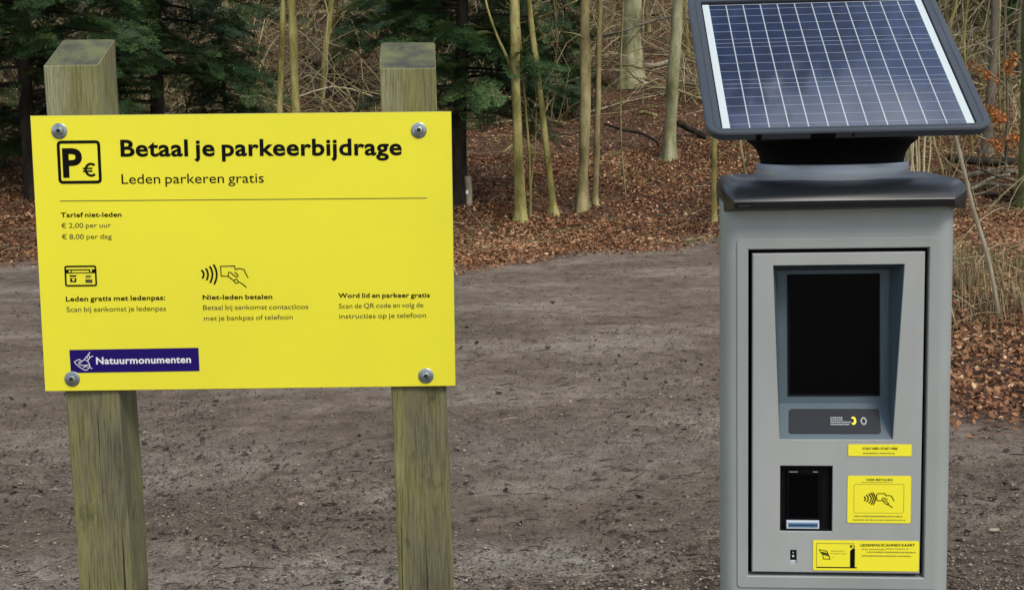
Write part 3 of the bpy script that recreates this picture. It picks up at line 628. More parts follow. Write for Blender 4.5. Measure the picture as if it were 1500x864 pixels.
    ro = [(0.758+0.027*math.cos(2*math.pi*k/20)*(1 if k % 5 else 1.08), 0.49+0.105*math.sin(2*math.pi*k/20)*(1 if k % 5 else 1.08)) for k in range(20)]
    ri = [(0.758+(u-0.758)*0.62, 0.49+(v-0.49)*0.62) for u, v in ro]
    sp.add([sh(u, v, 0.0016) for u, v in ro+ri], [(i, (i+1) % 20, 20+(i+1) % 20, 20+i) for i in range(20)], 1)
    sp.build('contactless_plate', [M_SHELF, M_FAINT, M_LABEL], door)
    # card reader
    r = MB(); ri_ = ins(reader, 0.0010); rb = ins(reader, 0.004)
    r.loft([xz(ri_, dy+0.0030), xz(rb, 0.008)], 0); r.add(xz(rb, 0.008), [(0, 1, 2, 3)], 0)
    def slab(mb, x0, x1, z0, z1, y_back, y_front, mi, c=0.0008):
        l = [(x1, z1), (x0, z1), (x0, z0), (x1, z0)]; mb.loft([xz(l, y_back), xz(l, y_front+c), xz(ins(l, c), y_front)], mi); mb.add(xz(ins(l, c), y_front), [(0, 1, 2, 3)], mi)
    slab(r, -0.0735, -0.0200, -0.1640, -0.0850, 0.008, 0.0035, 1); slab(r, -0.0700, -0.0262, -0.1600, -0.0905, 0.0035, 0.0022, 2)
    slab(r, -0.0700, -0.0570, -0.0888, -0.0872, 0.0035, 0.0030, 3, 0.0002); slab(r, -0.0340, -0.0265, -0.0888, -0.0872, 0.0035, 0.0030, 3, 0.0002)
    slab(r, -0.0740, -0.0244, -0.1768, -0.1640, 0.008, -0.0005, 4); slab(r, -0.0712, -0.0266, -0.1742, -0.1672, -0.0005, -0.0010, 5, 0.0004); slab(r, -0.0705, -0.0275, -0.1712, -0.1702, -0.0010, -0.0016, 6, 0.0003)
    r.build('card_reader', [M_SEAL, M_NECK, M_GLASSBLK, M_MARK, M_SLOT, M_SLOTBLUE, M_SEAL], door)
    k = MB(); slab(k, -0.0682, -0.0588, -0.2265, -0.2102, 0.004, 0.0005, 0); slab(k, -0.0680, -0.0590, -0.2312, -0.2268, 0.004, 0.0008, 1)
    for zc, rr in ((-0.2145, 0.0010), (-0.2200, 0.0019)):
        k.loft([[(-0.0636+q*math.cos(a), yv, zc+q*math.sin(a)) for a in np.linspace(0, 2*math.pi, 13)[:-1]] for q, yv in ((rr, 0.0008), (rr*0.9, -0.0006))], 1, cap1=True)
    k.build('lock', [M_SEAL, M_SLOT], door)
    # labels
    def label(x0, x1, z0, z1, rad, name, fill):
        L = MB(); o = rrect(x0, x1, z0, z1, rad, 4); ya, yb = dy-0.0002, dy-0.0010
        L.loft([xz(o, ya), xz(o, yb+0.0003), xz(ins(o, 0.0003), yb)], 2); L.add(xz(ins(o, 0.0003), yb), [tuple(range(len(o)))], 0)
        fill(L, yb-0.0003); L.build(name, [M_LABEL, M_BLACK, M_LABELEDGE, M_LINE], door)
    def fine(L, x0, x1, z, h, y, seed):
        u = x0; R = random.Random(seed)
        while u < x1:
            w_ = min(R.uniform(0.0012, 0.0045), x1-u); L.poly([(u, z), (u+w_, z), (u+w_, z+h*R.uniform(0.75, 1.0)), (u, z+h)], y, 3); u += w_+R.choice((0.0004, 0.0005, 0.0012))
    def lab_a(L, y):
        L.text('START HIER / START HERE', 0.0390, -0.0513, 0.0913, -0.0512, 0.0036, y, 1, 1); fine(L, 0.0398, 0.0870, -0.0578, 0.0021, y, 1)
    label(0.0176, 0.1122, -0.0617, -0.0430, 0.0022, 'start_label', lab_a)
    def lab_b(L, y):
        L.text('HIER BETALEN', 0.0456, -0.0995, 0.0847, -0.0994, 0.0030, y, 1, 1); fine(L, 0.0380, 0.0850, -0.1024, 0.0009, y, 2)
        o = rrect(0.0269, 0.1018, -0.1502, -0.1046, 0.003, 4); L.loft([xz(o, y), xz(ins(o, 0.0006), y)], 3)
        for a in M_ARCS: L.stroke([(p/1e3, q/1e3) for p, q in a], 0.0018, 1, y=y)
        for a in M_HAND: L.stroke([(p/1e3, q/1e3) for p, q in a], 0.0012, 1, y=y-0.0001)
        fine(L, 0.0275, 0.0995, -0.1563, 0.0022, y, 3); fine(L, 0.0255, 0.1040, -0.1618, 0.0018, y, 4)
    label(0.0171, 0.1122, -0.1662, -0.0920, 0.0030, 'contactless_label', lab_b)
    def lab_c(L, y):
        L.text('LEDENPAS SCANNEN KAART', 0.0377, -0.2028, 0.1192, -0.2018, 0.0039, y, 1, 1)
        for q, (a, c, z) in enumerate(((0.0400, 0.0760, -0.2078), (0.0760, 0.1100, -0.2068), (0.0470, 0.1200, -0.2125), (0.0400, 0.1140, -0.2185))): fine(L, a, c, z, 0.0020 if q > 1 else 0.0013, y, 5+q)
        L.stroke([(-0.0285, -0.2355), (-0.0285, -0.1985), (0.0285, -0.1985)], 0.0009, 3, y=y)
        L.poly([(-0.0285, -0.2375), (0.0325, -0.2375), (0.0325, -0.2358), (-0.0285, -0.2358)], y, 1)
        L.poly([(0.0222, -0.2358), (0.0295, -0.2358), (0.0295, -0.2060), (0.0262, -0.2060), (0.0222, -0.2100)], y, 1); L.poly([(0.0220, -0.2050), (0.0288, -0.2050), (0.0288, -0.2010), (0.0220, -0.2010)], y, 1)
        L.poly([(0.0246, -0.2044), (0.0276, -0.2044), (0.0276, -0.2020), (0.0246, -0.2020)], y-0.0002, 0)
        L.stroke([(-0.0245, -0.2085), (-0.0130, -0.2108), (-0.0095, -0.2180), (-0.0205, -0.2150)], 0.0013, 1, y=y, closed=True); L.poly([(-0.0200, -0.2140), (-0.0105, -0.2165), (-0.0120, -0.2138), (-0.0215, -0.2118)], y-0.0001, 1)
        L.stroke([(-0.0190, -0.2160), (-0.0095, -0.2185), (-0.0080, -0.2235), (-0.0180, -0.2232)], 0.0011, 1, y=y, closed=True)
        fine(L, -0.0065, 0.0130, -0.2110, 0.0012, y, 11); fine(L, -0.0065, 0.0160, -0.2152, 0.0012, y, 12); fine(L, -0.0055, -0.0020, -0.2212, 0.0010, y, 13)
    label(-0.0341, 0.1255, -0.2420, -0.1936, 0.0028, 'member_card_label', lab_c)
    # cap
    c = MB()
    def cl(fx, fy, sx, sy, z, zb=None, by=0.262): 
        return [(2e-3+fx+0.001, fy, z), (sx+0.009, sy, z if zb is None else zb), (sx+0.008, by-0.02, z if zb is None else zb), (sx-0.012, by, z if zb is None else zb), (-sx+0.012+0.008, by, z if zb is None else zb), (-sx+0.009, by-0.02, z if zb is None else zb), (-sx+0.009, sy, z if zb is None else zb), (2e-3-fx+0.002, fy, z)]
    c.loft([cl(0.150, -0.018, 0.168, 0.012, 0.3165, 0.3110), cl(0.158, -0.030, 0.1755, 0.006, 0.3180, 0.3125), cl(0.1595, -0.0315, 0.1770, 0.006, 0.3195, 0.3145), cl(0.1595, -0.0335, 0.1775, 0.004, 0.3288, 0.338),
            cl(0.1590, -0.0322, 0.1770, 0.005, 0.3310, 0.3425), cl(0.1570, -0.0275, 0.1755, 0.009, 0.3375, 0.3470), cl(0.1545, -0.0220, 0.1735, 0.013, 0.3430, 0.3500), cl(0.1515, -0.0145, 0.1715, 0.019, 0.3480, 0.3525), cl(0.1485, -0.004, 0.169, 0.026, 0.3522, 0.3545),
            cl(0.1455, 0.010, 0.166, 0.034, 0.3556, 0.3562), cl(0.1400, 0.026, 0.160, 0.044, 0.3570, 0.3570), cl(0.132, 0.06, 0.150, 0.07, 0.3520, 0.3520, 0.25)], 0, cap0=True, cap1=True)
    capo = c.build('cap', [M_PLBLK], T, smooth=38)
    cb = MB(); slab(cb, -0.151, -0.128, 0.3212, 0.3243, -0.0310, -0.0338, 0, 0.0004); slab(cb, -0.149, -0.130, 0.3221, 0.3231, -0.0338, -0.0341, 1, 0.0001); cb.build('vent_slot', [M_SEAL, M_FRAME], capo)
    # collar ring and neck
    cx, cy = 0.006, 0.128
    def circ(R, z, n=48): return [(cx+R*math.cos(2*math.pi*k/n), cy+R*math.sin(2*math.pi*k/n), z) for k in range(n)]
    rg = MB(); rg.loft([circ(0.1165, 0.353), circ(0.1175, 0.3575), circ(0.1175, 0.3780), circ(0.1165, 0.3792), circ(0.105, 0.3792)], 0, flip=False); rg.build('collar', [M_RING], T, smooth=40)
    PO = np.array([0.0097, -0.050, 0.4307]); TILT = math.radians(31.6); YA = math.radians(3.0)
    A = np.array([math.cos(YA), math.sin(YA), 0]); Bq = np.array([-math.sin(YA)*math.cos(TILT), math.cos(YA)*math.cos(TILT), math.sin(TILT)]); N = np.cross(A, Bq)
    def pl(u, v, w_=0.0): return tuple(PO + A*u + Bq*v + N*w_)
    def under(R, n=48):
        out = []
        for x, y, _ in circ(R, 0, n):
            base = PO - N*0.0165; z = base[2] - (N[0]*(x-base[0])+N[1]*(y-base[1]))/N[2]; out.append((x, y, z))
        return out
    nk = MB(); nk.loft([circ(0.110, 0.3785), circ(0.1125, 0.392), circ(0.120, 0.405), circ(0.131, 0.4135), under(0.133)], 0, flip=False); nk.build('neck', [M_NECK], T, smooth=40)
    # solar panel: frame > glass face, cells, grid
    pf = MB(); n_ = 7
    def lp(x, va, vb, r, w_): return [pl(p[0], p[1], w_) for p in rrect(-x, x, va, vb, r, n_)]
    pf.loft([lp(0.198, 0.006, 0.434, 0.022, -0.0165), lp(0.2035, 0.001, 0.439, 0.026, -0.0130), lp(0.2050, 0.0, 0.440, 0.027, -0.0030), lp(0.2035, 0.0015, 0.4385, 0.026, -0.0005), lp(0.2020, 0.003, 0.437, 0.025, 0.0),
             lp(0.1945, 0.0075, 0.4300, 0.017, 0.0), lp(0.1938, 0.0079, 0.4294, 0.017, -0.0008), lp(0.1925, 0.0085, 0.4285, 0.016, -0.0008), lp(0.1918, 0.0089, 0.4280, 0.016, 0.0),
             lp(0.1835, 0.0125, 0.4110, 0.004, 0.0), lp(0.1825, 0.0130, 0.4100, 0.003, -0.0035)], 0, cap0=True)
    frame = pf.build('panel_frame', [M_FRAME], T, smooth=30)
    g = MB(); g.add([pl(u, v, -0.0032) for u, v in rrect(-0.183, 0.183, 0.0128, 0.4103, 0.003, 3)], [tuple(range(16))], 0)
    for sx in (-1, 1): g.add([pl(u, v, -0.0026) for u, v in ((sx*0.1755-0.0055, 0.0150), (sx*0.1755+0.0055, 0.0150), (sx*0.1755+0.0055, 0.4035), (sx*0.1755-0.0055, 0.4035))], [(0, 1, 2, 3)], 1)
    g.build('panel_backing', [M_SEAL, M_PANELWHITE], frame)
    ce = MB(); ce.add([pl(u, v, -0.0026) for u, v in ((-0.170, 0.0150), (0.170, 0.0150), (0.170, 0.4000), (-0.170, 0.4000))], [(0, 1, 2, 3)], 0)
    def bar(u0, u1, v0, v1, mi, w_): ce.add([pl(u, v, w_) for u, v in ((u0, v0), (u1, v0), (u1, v1), (u0, v1))], [(0, 1, 2, 3)], mi)
    for v in (0.0265, 0.0515, 0.0775, 0.1028, 0.1290, 0.1418, 0.1548, 0.1800, 0.2052, 0.2312, 0.2568, 0.2696, 0.2826, 0.3080, 0.3345, 0.3605, 0.3850): bar(-0.170, 0.170, v-0.0006, v+0.0006, 2, -0.0024)
    for i in range(1, 12): u = -0.170+0.34*i/12; bar(u-0.0009, u+0.0009, 0.0125, 0.4000, 1, -0.0022)
    bar(-0.170, 0.170, 0.3992, 0.4006, 1, -0.0020)
    ce.build('solar_cells', [M_CELL, M_GRIDLINE, M_BUSBAR], frame)
    for u0, u1, w0, w1 in ((-0.134, -0.126, -0.0135, -0.0035), (-0.055, -0.020, -0.0128, -0.0045), (0.004, 0.007, -0.010, -0.005)):
        lm = MB(); lm.loft([[pl(u0, 0.0015, w0), pl(u1, 0.0015, w0), pl(u1, 0.0015, w1), pl(u0, 0.0015, w1)], [pl(u0, -0.0006, w0), pl(u1, -0.0006, w0), pl(u1, -0.0006, w1), pl(u0, -0.0006, w1)]], 0, cap1=True, flip=False)
        lm.build('latch', [M_NECK], frame)
build_terminal()
# ------------------------------------------------------------------ trees
def wob(path, amp, seed):
    R = np.random.default_rng(seed); n = len(path); t = np.linspace(0, 1, n); d = np.zeros((n, 3))
    for k in (1, 2, 3): d[:, 0] += amp/k*np.sin(2*math.pi*(k*t+R.random())) ; d[:, 1] += amp/k*np.sin(2*math.pi*(k*t+R.random()))
    return path + d*np.minimum(1, t*6)[:, None]

def twig_set(mb, start, direction, length, r, R, depth=0, lean_up=0.25, mi=0):
    """a limb with side twigs, all in one mesh"""
    n = 7; p = np.array(start, float); d = np.array(direction, float); d /= np.linalg.norm(d); pts = [p]
    for i in range(n-1):
        d = d + R.normal(0, 0.16, 3) + np.array([0, 0, lean_up*0.2]); d /= np.linalg.norm(d); p = p + d*length/(n-1); pts.append(p)
    rad = np.linspace(r, r*0.3, n); mb.tube(pts, rad, 5 if r > 0.012 else 4, mi, tone=float(np.clip(R.normal(0.5, 0.2), 0, 1)), cap=False)
    if depth > 0:
        for i in range(2, n):
            for _ in range(1 if i < 4 else 2):
                if R.random() < 0.75:
                    a = pts[i]-pts[i-1]; a /= np.linalg.norm(a); s = a*0.6 + R.normal(0, 0.6, 3); twig_set(mb, pts[i-1]+(pts[i]-pts[i-1])*R.random(), s, length*R.uniform(0.3, 0.55), max(0.0025, rad[i]*0.6), R, depth-1, lean_up, mi)

def bare_tree(name, label, px_pts, width, bark_m, total=9.0, seed=1, group=None, flare=1.0, wtop=None, limbs=9, base_limbs=(), cat='tree', sink=0.25, depth=None, hidden_base=None):
    """px_pts: positions along the stem in the photo from base to top; the stem stands where the first one meets the ground"""
    R = np.random.default_rng(seed); g = ground(*px_pts[0]) if hidden_base is None else ground(*hidden_base)
    Y = g[1]; r0 = width/2*Y/F_PX; r1 = (wtop or width*0.9)/2*Y/F_PX
    P = [g] + [at_depth(x, y, Y + 0.0) for x, y in px_pts[1:]]
    d = P[-1]-P[-2]; d /= np.linalg.norm(d); top = P[-1]; seen = top[2]-g[2]
    q = top.copy(); extra = []; dd = d.copy()
    while q[2]-g[2] < total:
        dd = dd*0.8 + np.array([0, 0, 0.25]) + R.normal(0, 0.06, 3); dd /= np.linalg.norm(dd); q = q + dd*0.9; extra.append(q.copy())
    path = smooth_path([g-np.array([0, 0, sink])] + P + extra, 10*(len(P)+len(extra)))
    path = wob(path, 0.008+0.15*r0, seed); zr = path[:, 2]-g[2]
    rad = np.where(zr < seen, r0+(r1-r0)*np.clip(zr/seen, 0, 1), np.maximum(0.006, r1*(1-(zr-seen)/(total-seen+0.4)*0.9)))
    rad = rad*(1+0.10*(vnoise(zr*3.1, zr*0+seed, seed)-0.5)*2)
    ph = R.uniform(0, 6.28, 3)
    def fl(i, t):
        z = zr[i]; e = math.exp(-max(z, -0.05)/(r0*1.9+0.04)); return 1 + flare*1.25*e*(0.55+0.45*math.cos(3*t+ph[0])+0.25*math.cos(5*t+ph[1])) + 0.05*math.sin(2*t+z*2.1+ph[2])+0.035*math.sin(3*t-z*5+ph[0])
    root = thing(name, label, cat, tuple(g), group); off = g
    tb = MB(); tb.tube(path-off, rad, 14 if width > 8 else 8, flare=fl)
    tr = tb.build('trunk', bark_m, root, smooth=180)
    cb = MB()
    for (px, py, px2, py2, w_) in base_limbs:      # limbs the photo shows low on the stem
        a = at_depth(px, py, Y); c = at_depth(px2, py2, Y-R.uniform(0, 0.25)); m = (a+c)/2 + R.normal(0, 0.03, 3)
        pp = wob(smooth_path([a, m, c, c+(c-m)*0.7], 16), 0.01, seed+int(px)); cb.tube(pp-off, np.linspace(w_/2*Y/F_PX, w_/5*Y/F_PX, len(pp)), 6)
    for k in range(limbs):
        z = g[2] + R.uniform(max(3.2, seen*1.05+0.8), total*0.97); i = int(np.argmin(abs(path[:, 2]-z)))
        a = R.uniform(0, 6.28); el = R.uniform(0.2, 0.9); L = min(2.6, (total-(path[i][2]-g[2]))*0.45+0.5)
        twig_set(cb, path[i]-off, (math.cos(a)*math.cos(el), math.sin(a)*math.cos(el), math.sin(el)), L, min(rad[i]*0.5, 0.03), R, 2)
    for k in range(3 if width > 3.5 else 1):       # fine twigs low on the stem
        i = int(np.argmin(abs(path[:, 2]-g[2]-R.uniform(0.7, 3.2)))); a = R.uniform(0, 6.28)
        twig_set(cb, path[i]-off, (math.cos(a), math.sin(a), R.uniform(0.1, 0.9)), R.uniform(0.3, 0.8), 0.0045, R, 1)
    if cb.f: cb.build('crown', bark_m, root, smooth=180)
    return root, path, rad

def spray_template(R, n_side=13, needles=5):
    """a flat feathery evergreen spray 1 m long: many small leaflets along side shoots"""
    V, F = [], []
    def leaflet(p, d, L, W):
        s = np.array([-d[1], d[0], 0]); b = len(V); up = np.array([0, 0, R.normal(0, 0.22)*L])
        V.extend([p, p+d*L*0.5+s*W+up*0.6, p+d*L+up, p+d*L*0.5-s*W+up*0.4]); F.append((b, b+1, b+2, b+3))
    for k in range(n_side):
        t = 0.08+0.92*k/(n_side-1); base = np.array([R.normal(0, 0.01), t, -0.12*t*t])
        for sg in (-1, 1):
            L = (0.42*(1-t)**0.7+0.08)*R.uniform(0.7, 1.15); a = sg*R.uniform(0.7, 1.05); d = np.array([math.sin(a), math.cos(a), 0.0])
            for j in range(needles):
                u = (j+0.5)/needles; p = base+d*L*u+np.array([0, 0, -0.10*u*u*L+R.normal(0, 0.012)])
                for s2 in (-1, 1):
                    a2 = a+s2*R.uniform(0.5, 0.95); leaflet(p, np.array([math.sin(a2), math.cos(a2), 0]), R.uniform(0.07, 0.12)*(1-0.3*u), 0.014)
            leaflet(base+d*L*0.9, d, 0.10, 0.014)
    return np.array(V, float), np.array(F)

def conifer_meshes(seed, H, spread, n_br, zlow, spray=0.55, density=1.0, droop=0.085):
    """dark evergreen: trunk, branches and needle sprays as three meshes round the origin"""
    R = np.random.default_rng(seed); temps = [spray_template(np.random.default_rng(seed*10+k)) for k in range(3)]
    tb, bb = MB(), MB(); zz = np.linspace(-0.3, H, 24); path = np.stack([0.05*np.sin(zz*1.1+seed), 0.05*np.cos(zz*0.9), zz], 1)
    r0 = H*0.0135+0.02; tb.tube(path, np.maximum(0.012, r0*(1-np.clip(zz, 0, H)/H*0.93)), 10, flare=lambda i, t: 1+0.7*math.exp(-max(0, zz[i])/0.2)*(0.7+0.3*math.cos(4*t)))
    VV, FF, TT, nv = [], [], [], 0
    for k in range(n_br):
        t = (k+R.random())/n_br; z = zlow+(H-zlow)*t**0.85*0.98; a = R.uniform(0, 6.28); L = spread*(1-0.82*((z-zlow)/(H-zlow)))*R.uniform(0.65, 1.1)+0.15
        d = np.array([math.cos(a), math.sin(a), R.uniform(0.05, 0.25)]); p = np.array([0, 0, z]); pts = [p]; n = 8
        for i in range(n-1):
            d = d+np.array([R.normal(0, 0.07), R.normal(0, 0.07), -droop]); d /= np.linalg.norm(d); p = p+d*L/(n-1); pts.append(p)
        pts = np.array(pts); bb.tube(pts, np.linspace(0.010+0.010*L, 0.003, n), 5, tone=0.3, cap=False)
        ns = max(3, int(L*9*density))
        for j in range(ns):
            u = 0.15+0.85*(j+R.random())/ns; f = u*(n-1); i = min(n-2, int(f)); q = pts[i]+(pts[i+1]-pts[i])*(f-i); dv = pts[i+1]-pts[i]; yaw = math.atan2(dv[1], dv[0])-math.pi/2
            sg = 1 if R.random() < 0.5 else -1; ya = yaw+sg*R.uniform(0.25, 1.15)*(1 if u < 0.93 else 0.2); pi_ = R.normal(-0.22, 0.25); ro = R.normal(0, 0.4); S = spray*R.uniform(0.6, 1.2)*(1.1-0.35*u)
            V, F = temps[R.integers(3)]; V = V*S
            c, s = math.cos(ro), math.sin(ro); V = V@np.array([[c, 0, -s], [0, 1, 0], [s, 0, c]])
            c, s = math.cos(pi_), math.sin(pi_); V = V@np.array([[1, 0, 0], [0, c, s], [0, -s, c]])
            c, s = math.cos(ya), math.sin(ya); V = V@np.array([[c, s, 0], [-s, c, 0], [0, 0, 1]])
            VV.append(V+q); FF.append(F+nv); nv += len(V); TT.append(np.clip(np.full(len(V), R.normal(0.45, 0.27))+np.repeat(R.normal(0, 0.12, len(V)//4), 4), 0, 1))
    crown = mesh_np('crown', np.vstack(VV), np.vstack(FF), np.concatenate(TT)); crown.materials.append(M_CONIFER)
    t_ = tb.build('trunk', M_BARK_DARK, None, smooth=180); b_ = bb.build('branches', M_BARK_DARK, None, smooth=180)
    tm, bm_ = t_.data, b_.data; bpy.data.objects.remove(t_); bpy.data.objects.remove(b_)
    return tm, bm_, crown

def conifer(meshes, name, label, pos, rz=0.0, sc=1.0, group=None, cat='tree'):
    root = thing(name, label, cat, pos, group); root.rotation_euler = (0, 0, rz); root.scale = (sc, sc, sc)
    for nm, me in zip(('trunk', 'branches', 'crown'), meshes):
        o = bpy.data.objects.new(nm, me); COL.objects.link(o); o.parent = root
    return root

def build_overhang():
    """tall tree left of the picture; its bough over the clearing is what the solar panel mirrors"""
    R = np.random.default_rng(90); b0 = np.array([-3.5, 6.0, hgt(-3.5, 6.0)])
    root = thing('pine_tree', 'tall evergreen overhead, in the photo only as a dark reflection in the solar panel', 'tree', tuple(b0))
    z = np.linspace(-0.3, 15, 26); p = np.stack([0.12*np.sin(z*0.4), 0.1*np.cos(z*0.5), z], 1); t = MB(); t.tube(p, 0.21*(1-np.clip(z, 0, 15)/15*0.85), 12, flare=lambda i, a: 1+0.6*math.exp(-max(0, z[i])/0.3)); t.build('trunk', M_BARK_GREY, root, smooth=180)
    ends = [(5.55, 0.48, 9.5), (5.95, 0.85, 9.7), (5.2, 0.25, 9.2)]
    for k in range(17):
        h = R.uniform(7.5, 14.5); a = R.uniform(0.6, 5.7); L = R.uniform(1.5, 4.2)*(1-0.6*(h-7.5)/7.5); ends.append((L*math.cos(a), L*math.sin(a), h+0.8))
    bo, LP = MB(), []
    for k, e in enumerate(ends):
        e = np.array(e); s = np.array([0, 0, e[2]-R.uniform(0.8, 1.8)]); q = wob(smooth_path([s, s+(e-s)*0.4+np.array([0, 0, 0.35]), e], 16), 0.04, k); bo.tube(q, np.linspace(0.06, 0.015, len(q)), 6)
        m = 240 if k < 3 else 420; lo = 0.86 if k < 3 else 0.45
        for u in R.uniform(lo, 1.03, m): LP.append(q[0]+(q[-1]-q[0])*u+R.normal(0, 0.20 if k < 3 else 0.35, 3)*np.array([1, 1, 0.6])+np.array([0, 0, 0.2*(1-u)]))
    bo.build('boughs', M_BARK_GREY, root, smooth=180); LP = np.array(LP); n = len(LP)
    V, F = leaf_batch(LP, R.uniform(0.10, 0.18, n), R.uniform(0, 6.28, n), R.normal(0, 0.6, n), R.normal(0, 0.6, n), R.normal(0.4, 0.5, n))
    me = mesh_np('crown', V, F, np.repeat(R.uniform(0.6, 1, n), 6)); link_mesh('crown', me, M_CONIFER, root)

def build_woods():
    yg = 'slender bare trees at the foot of the slope'
    bare_tree('young_tree', 'yellow-green bare sapling standing nearest the sign with a low branch leaning left', [(763, 325), (757, 200), (753, 90), (752, 0)], 14, M_BARK_OLIVE, 9, 11, yg, base_limbs=[(748, 98, 713, 2, 5)], wtop=14)
    bare_tree('young_tree', 'wiry thin stem rising right beside the yellow-green sapling by the sign', [(777, 318), (776, 235), (767, 110), (758, 0)], 4.2, M_BARK_OLIVE, 5, 12, yg, flare=0.3, limbs=4)
    bare_tree('young_tree', 'slim tree leaning left from its flared foot between two straighter trunks', [(811, 316), (800, 220), (786, 110), (773, 0)], 10, M_BARK_OLIVE, 8, 13, yg, flare=1.3, wtop=7.5, base_limbs=[(783, 95, 779, 260, 2)])
    bare_tree('young_tree', 'straight tan trunk in the middle of the slope with widened foot', [(853, 308), (856, 190), (855, 90), (855, 0)], 15.5, M_BARK_TAN, 10, 14, yg, flare=0.9, wtop=14, base_limbs=[(862, 60, 830, 48, 2.5)])
    bare_tree('young_tree', 'narrow trunk close on the right of the straight tan trunk', [(873, 302), (876, 200), (877, 90), (878, 0)], 8.5, M_BARK_TAN, 8, 15, yg, flare=1.0, base_limbs=[(875, 45, 862, 0, 2.5)])
    bare_tree('beech_tree', 'big pale grey-green beech trunk with broad root flare up the slope', [(922, 127), (924, 60), (928, 0)], 31, M_BARK_BEECH, 16, 16, flare=0.75, limbs=14, wtop=27)
    bare_tree('beech_tree', 'smooth grey-green trunk with splayed roots left of the solar panel', [(980, 234), (985, 150), (990, 60), (992, 0)], 17, M_BARK_BEECH, 12, 17, flare=1.2, limbs=10, wtop=16)
    bare_tree('young_tree', 'thin stem seen in the gap beside the terminal cap under the solar panel', [(1046, 327), (1048, 260), (1050, 160), (1052, 0)], 8, M_BARK_OLIVE, 7, 18, yg, flare=0.6)
    bare_tree('young_tree', 'very thin drooping stem up the slope left of the smooth grey-green trunk', [(918, 290), (911, 200), (910, 100), (913, 0)], 2.6, M_BARK_TAN, 5, 19, yg, flare=0.2, limbs=3)
    bare_tree('young_tree', 'pale forked stem just left of the terminal neck', [(1098, 325), (1093, 258), (1086, 208), (1080, 120)], 4.2, M_BARK_TAN, 5, 20, yg, flare=0.3, base_limbs=[(1092, 245, 1099, 205, 3)], limbs=4)
    bare_tree('young_tree', 'left one of two yellowish trunks rising behind the sign between its posts', [(406, 318), (409, 165), (412, 60), (415, 0)], 9, M_BARK_OLIVE, 8, 21, yg)
    bare_tree('young_tree', 'thicker right one of two yellowish trunks rising behind the sign', [(436, 320), (433, 165), (431, 60), (429, 0)], 14, M_BARK_OLIVE, 9, 22, yg)
    # right of the terminal
    rg = 'bare stems in the thicket right of the terminal'
    bare_tree('young_tree', 'grey mossy trunk in the thicket right of the solar panel', [(1446, 226), (1452, 120), (1455, 40), (1456, 0)], 13, M_BARK_GREY, 10, 31, rg, flare=0.7)
    bare_tree('young_tree', 'left of two pale wands beside the grey mossy trunk', [(1464, 190), (1462, 90), (1465, 0)], 4, M_BARK_TAN, 6, 32, rg, flare=0.2, limbs=4)
    bare_tree('young_tree', 'right of two pale wands beside the grey mossy trunk', [(1470, 195), (1471, 90), (1475, 0)], 3.6, M_BARK_TAN, 6, 33, rg, flare=0.2, limbs=4)
    bare_tree('young_tree', 'pale stick-like stem leaning left across the leafy bank beside the terminal', [(1463, 468), (1448, 385), (1424, 300), (1400, 205), (1378, 120)], 6.5, M_PALEWOOD, 3.4, 34, rg, flare=0.15, limbs=3, sink=0.1)
    bare_tree('young_tree', 'pale wand at the upper right edge of the panel', [(1400, 232), (1391, 60), (1402, 0)], 5, M_BARK_OLIVE, 7, 35, rg, flare=0.2, limbs=4)
    bare_tree('young_tree', 'thin straight wand right of the panel corner', [(1424, 236), (1411, 75), (1418, 0)], 4, M_BARK_OLIVE, 7, 36, rg, flare=0.2, limbs=4)
    bare_tree('young_tree', 'small forked stem between the neck and the leaning stick', [(1384, 292), (1381, 250), (1368, 208), (1362, 150)], 4, M_BARK_TAN, 4, 37, rg, flare=0.2, limbs=3, base_limbs=[(1383, 262, 1396, 214, 3.4)])
    bare_tree('mossy_tree', 'thick mossy tree foot at the right edge beside the log pile', [(1512, 300), (1514, 200), (1516, 60), (1518, 0)], 38, M_BARK_MOSS, 13, 38, flare=0.7, limbs=10, wtop=30)
    hz = thing('coppice_shrub', 'bundle of pale upright shoots just right of the terminal neck', 'shrub', tuple(ground(1342, 292))); g = np.array(hz.location); R = np.random.default_rng(5); cb = MB()
    for k, x in enumerate((1329, 1334, 1339, 1344, 1349, 1355, 1337, 1347)):
        a = at_depth(x+R.normal(0, 1), 290, g[1]+R.uniform(-.15, .15)); t = at_depth(x+(x-1338)*0.5+R.normal(0, 4), 205, a[1]); t2 = t+(t-a)*R.uniform(1.0, 1.9)
        a[2] = hgt(a[0], a[1])-0.05; p = wob(smooth_path([a, t, t2], 14), 0.012, k); cb.tube(p-g, np.linspace(0.028, 0.008, len(p))*R.uniform(0.6, 1), 6, tone=0.9)
    cb.build('shoots', M_BRUSH, hz, smooth=180, tone=True)
    # sapling that kept its orange leaves
    g = ground(1472, 262); sp = thing('beech_sapling', 'beech sapling still holding sprays of orange dead leaves at the right edge', 'sapling', tuple(g)); sb = MB(); R = np.random.default_rng(8)
    p = smooth_path([g, at_depth(1476, 150, g[1]), at_depth(1472, 60, g[1]), at_depth(1478, -60, g[1])], 18); sb.tube(p-g, np.linspace(0.022, 0.008, len(p)), 6)
    LP = []
    for x0, y0, x1, y1 in ((1474, 130, 1420, 92), (1475, 120, 1484, 84), (1474, 175, 1440, 158), (1474, 185, 1458, 168), (1472, 215, 1490, 196), (1473, 225, 1450, 205)):
        a, c = at_depth(x0, y0, g[1]), at_depth(x1, y1, g[1]-0.3); q = wob(smooth_path([a, (a+c)/2+np.array([0, 0, 0.05]), c], 10), 0.01, x0); sb.tube(q-g, np.linspace(0.008, 0.003, len(q)), 4)
        for u in np.linspace(0.3, 1, 60):
            LP.append(a+(c-a)*u+R.normal(0, 0.055, 3)*np.array([1, 1, 0.6])-g)
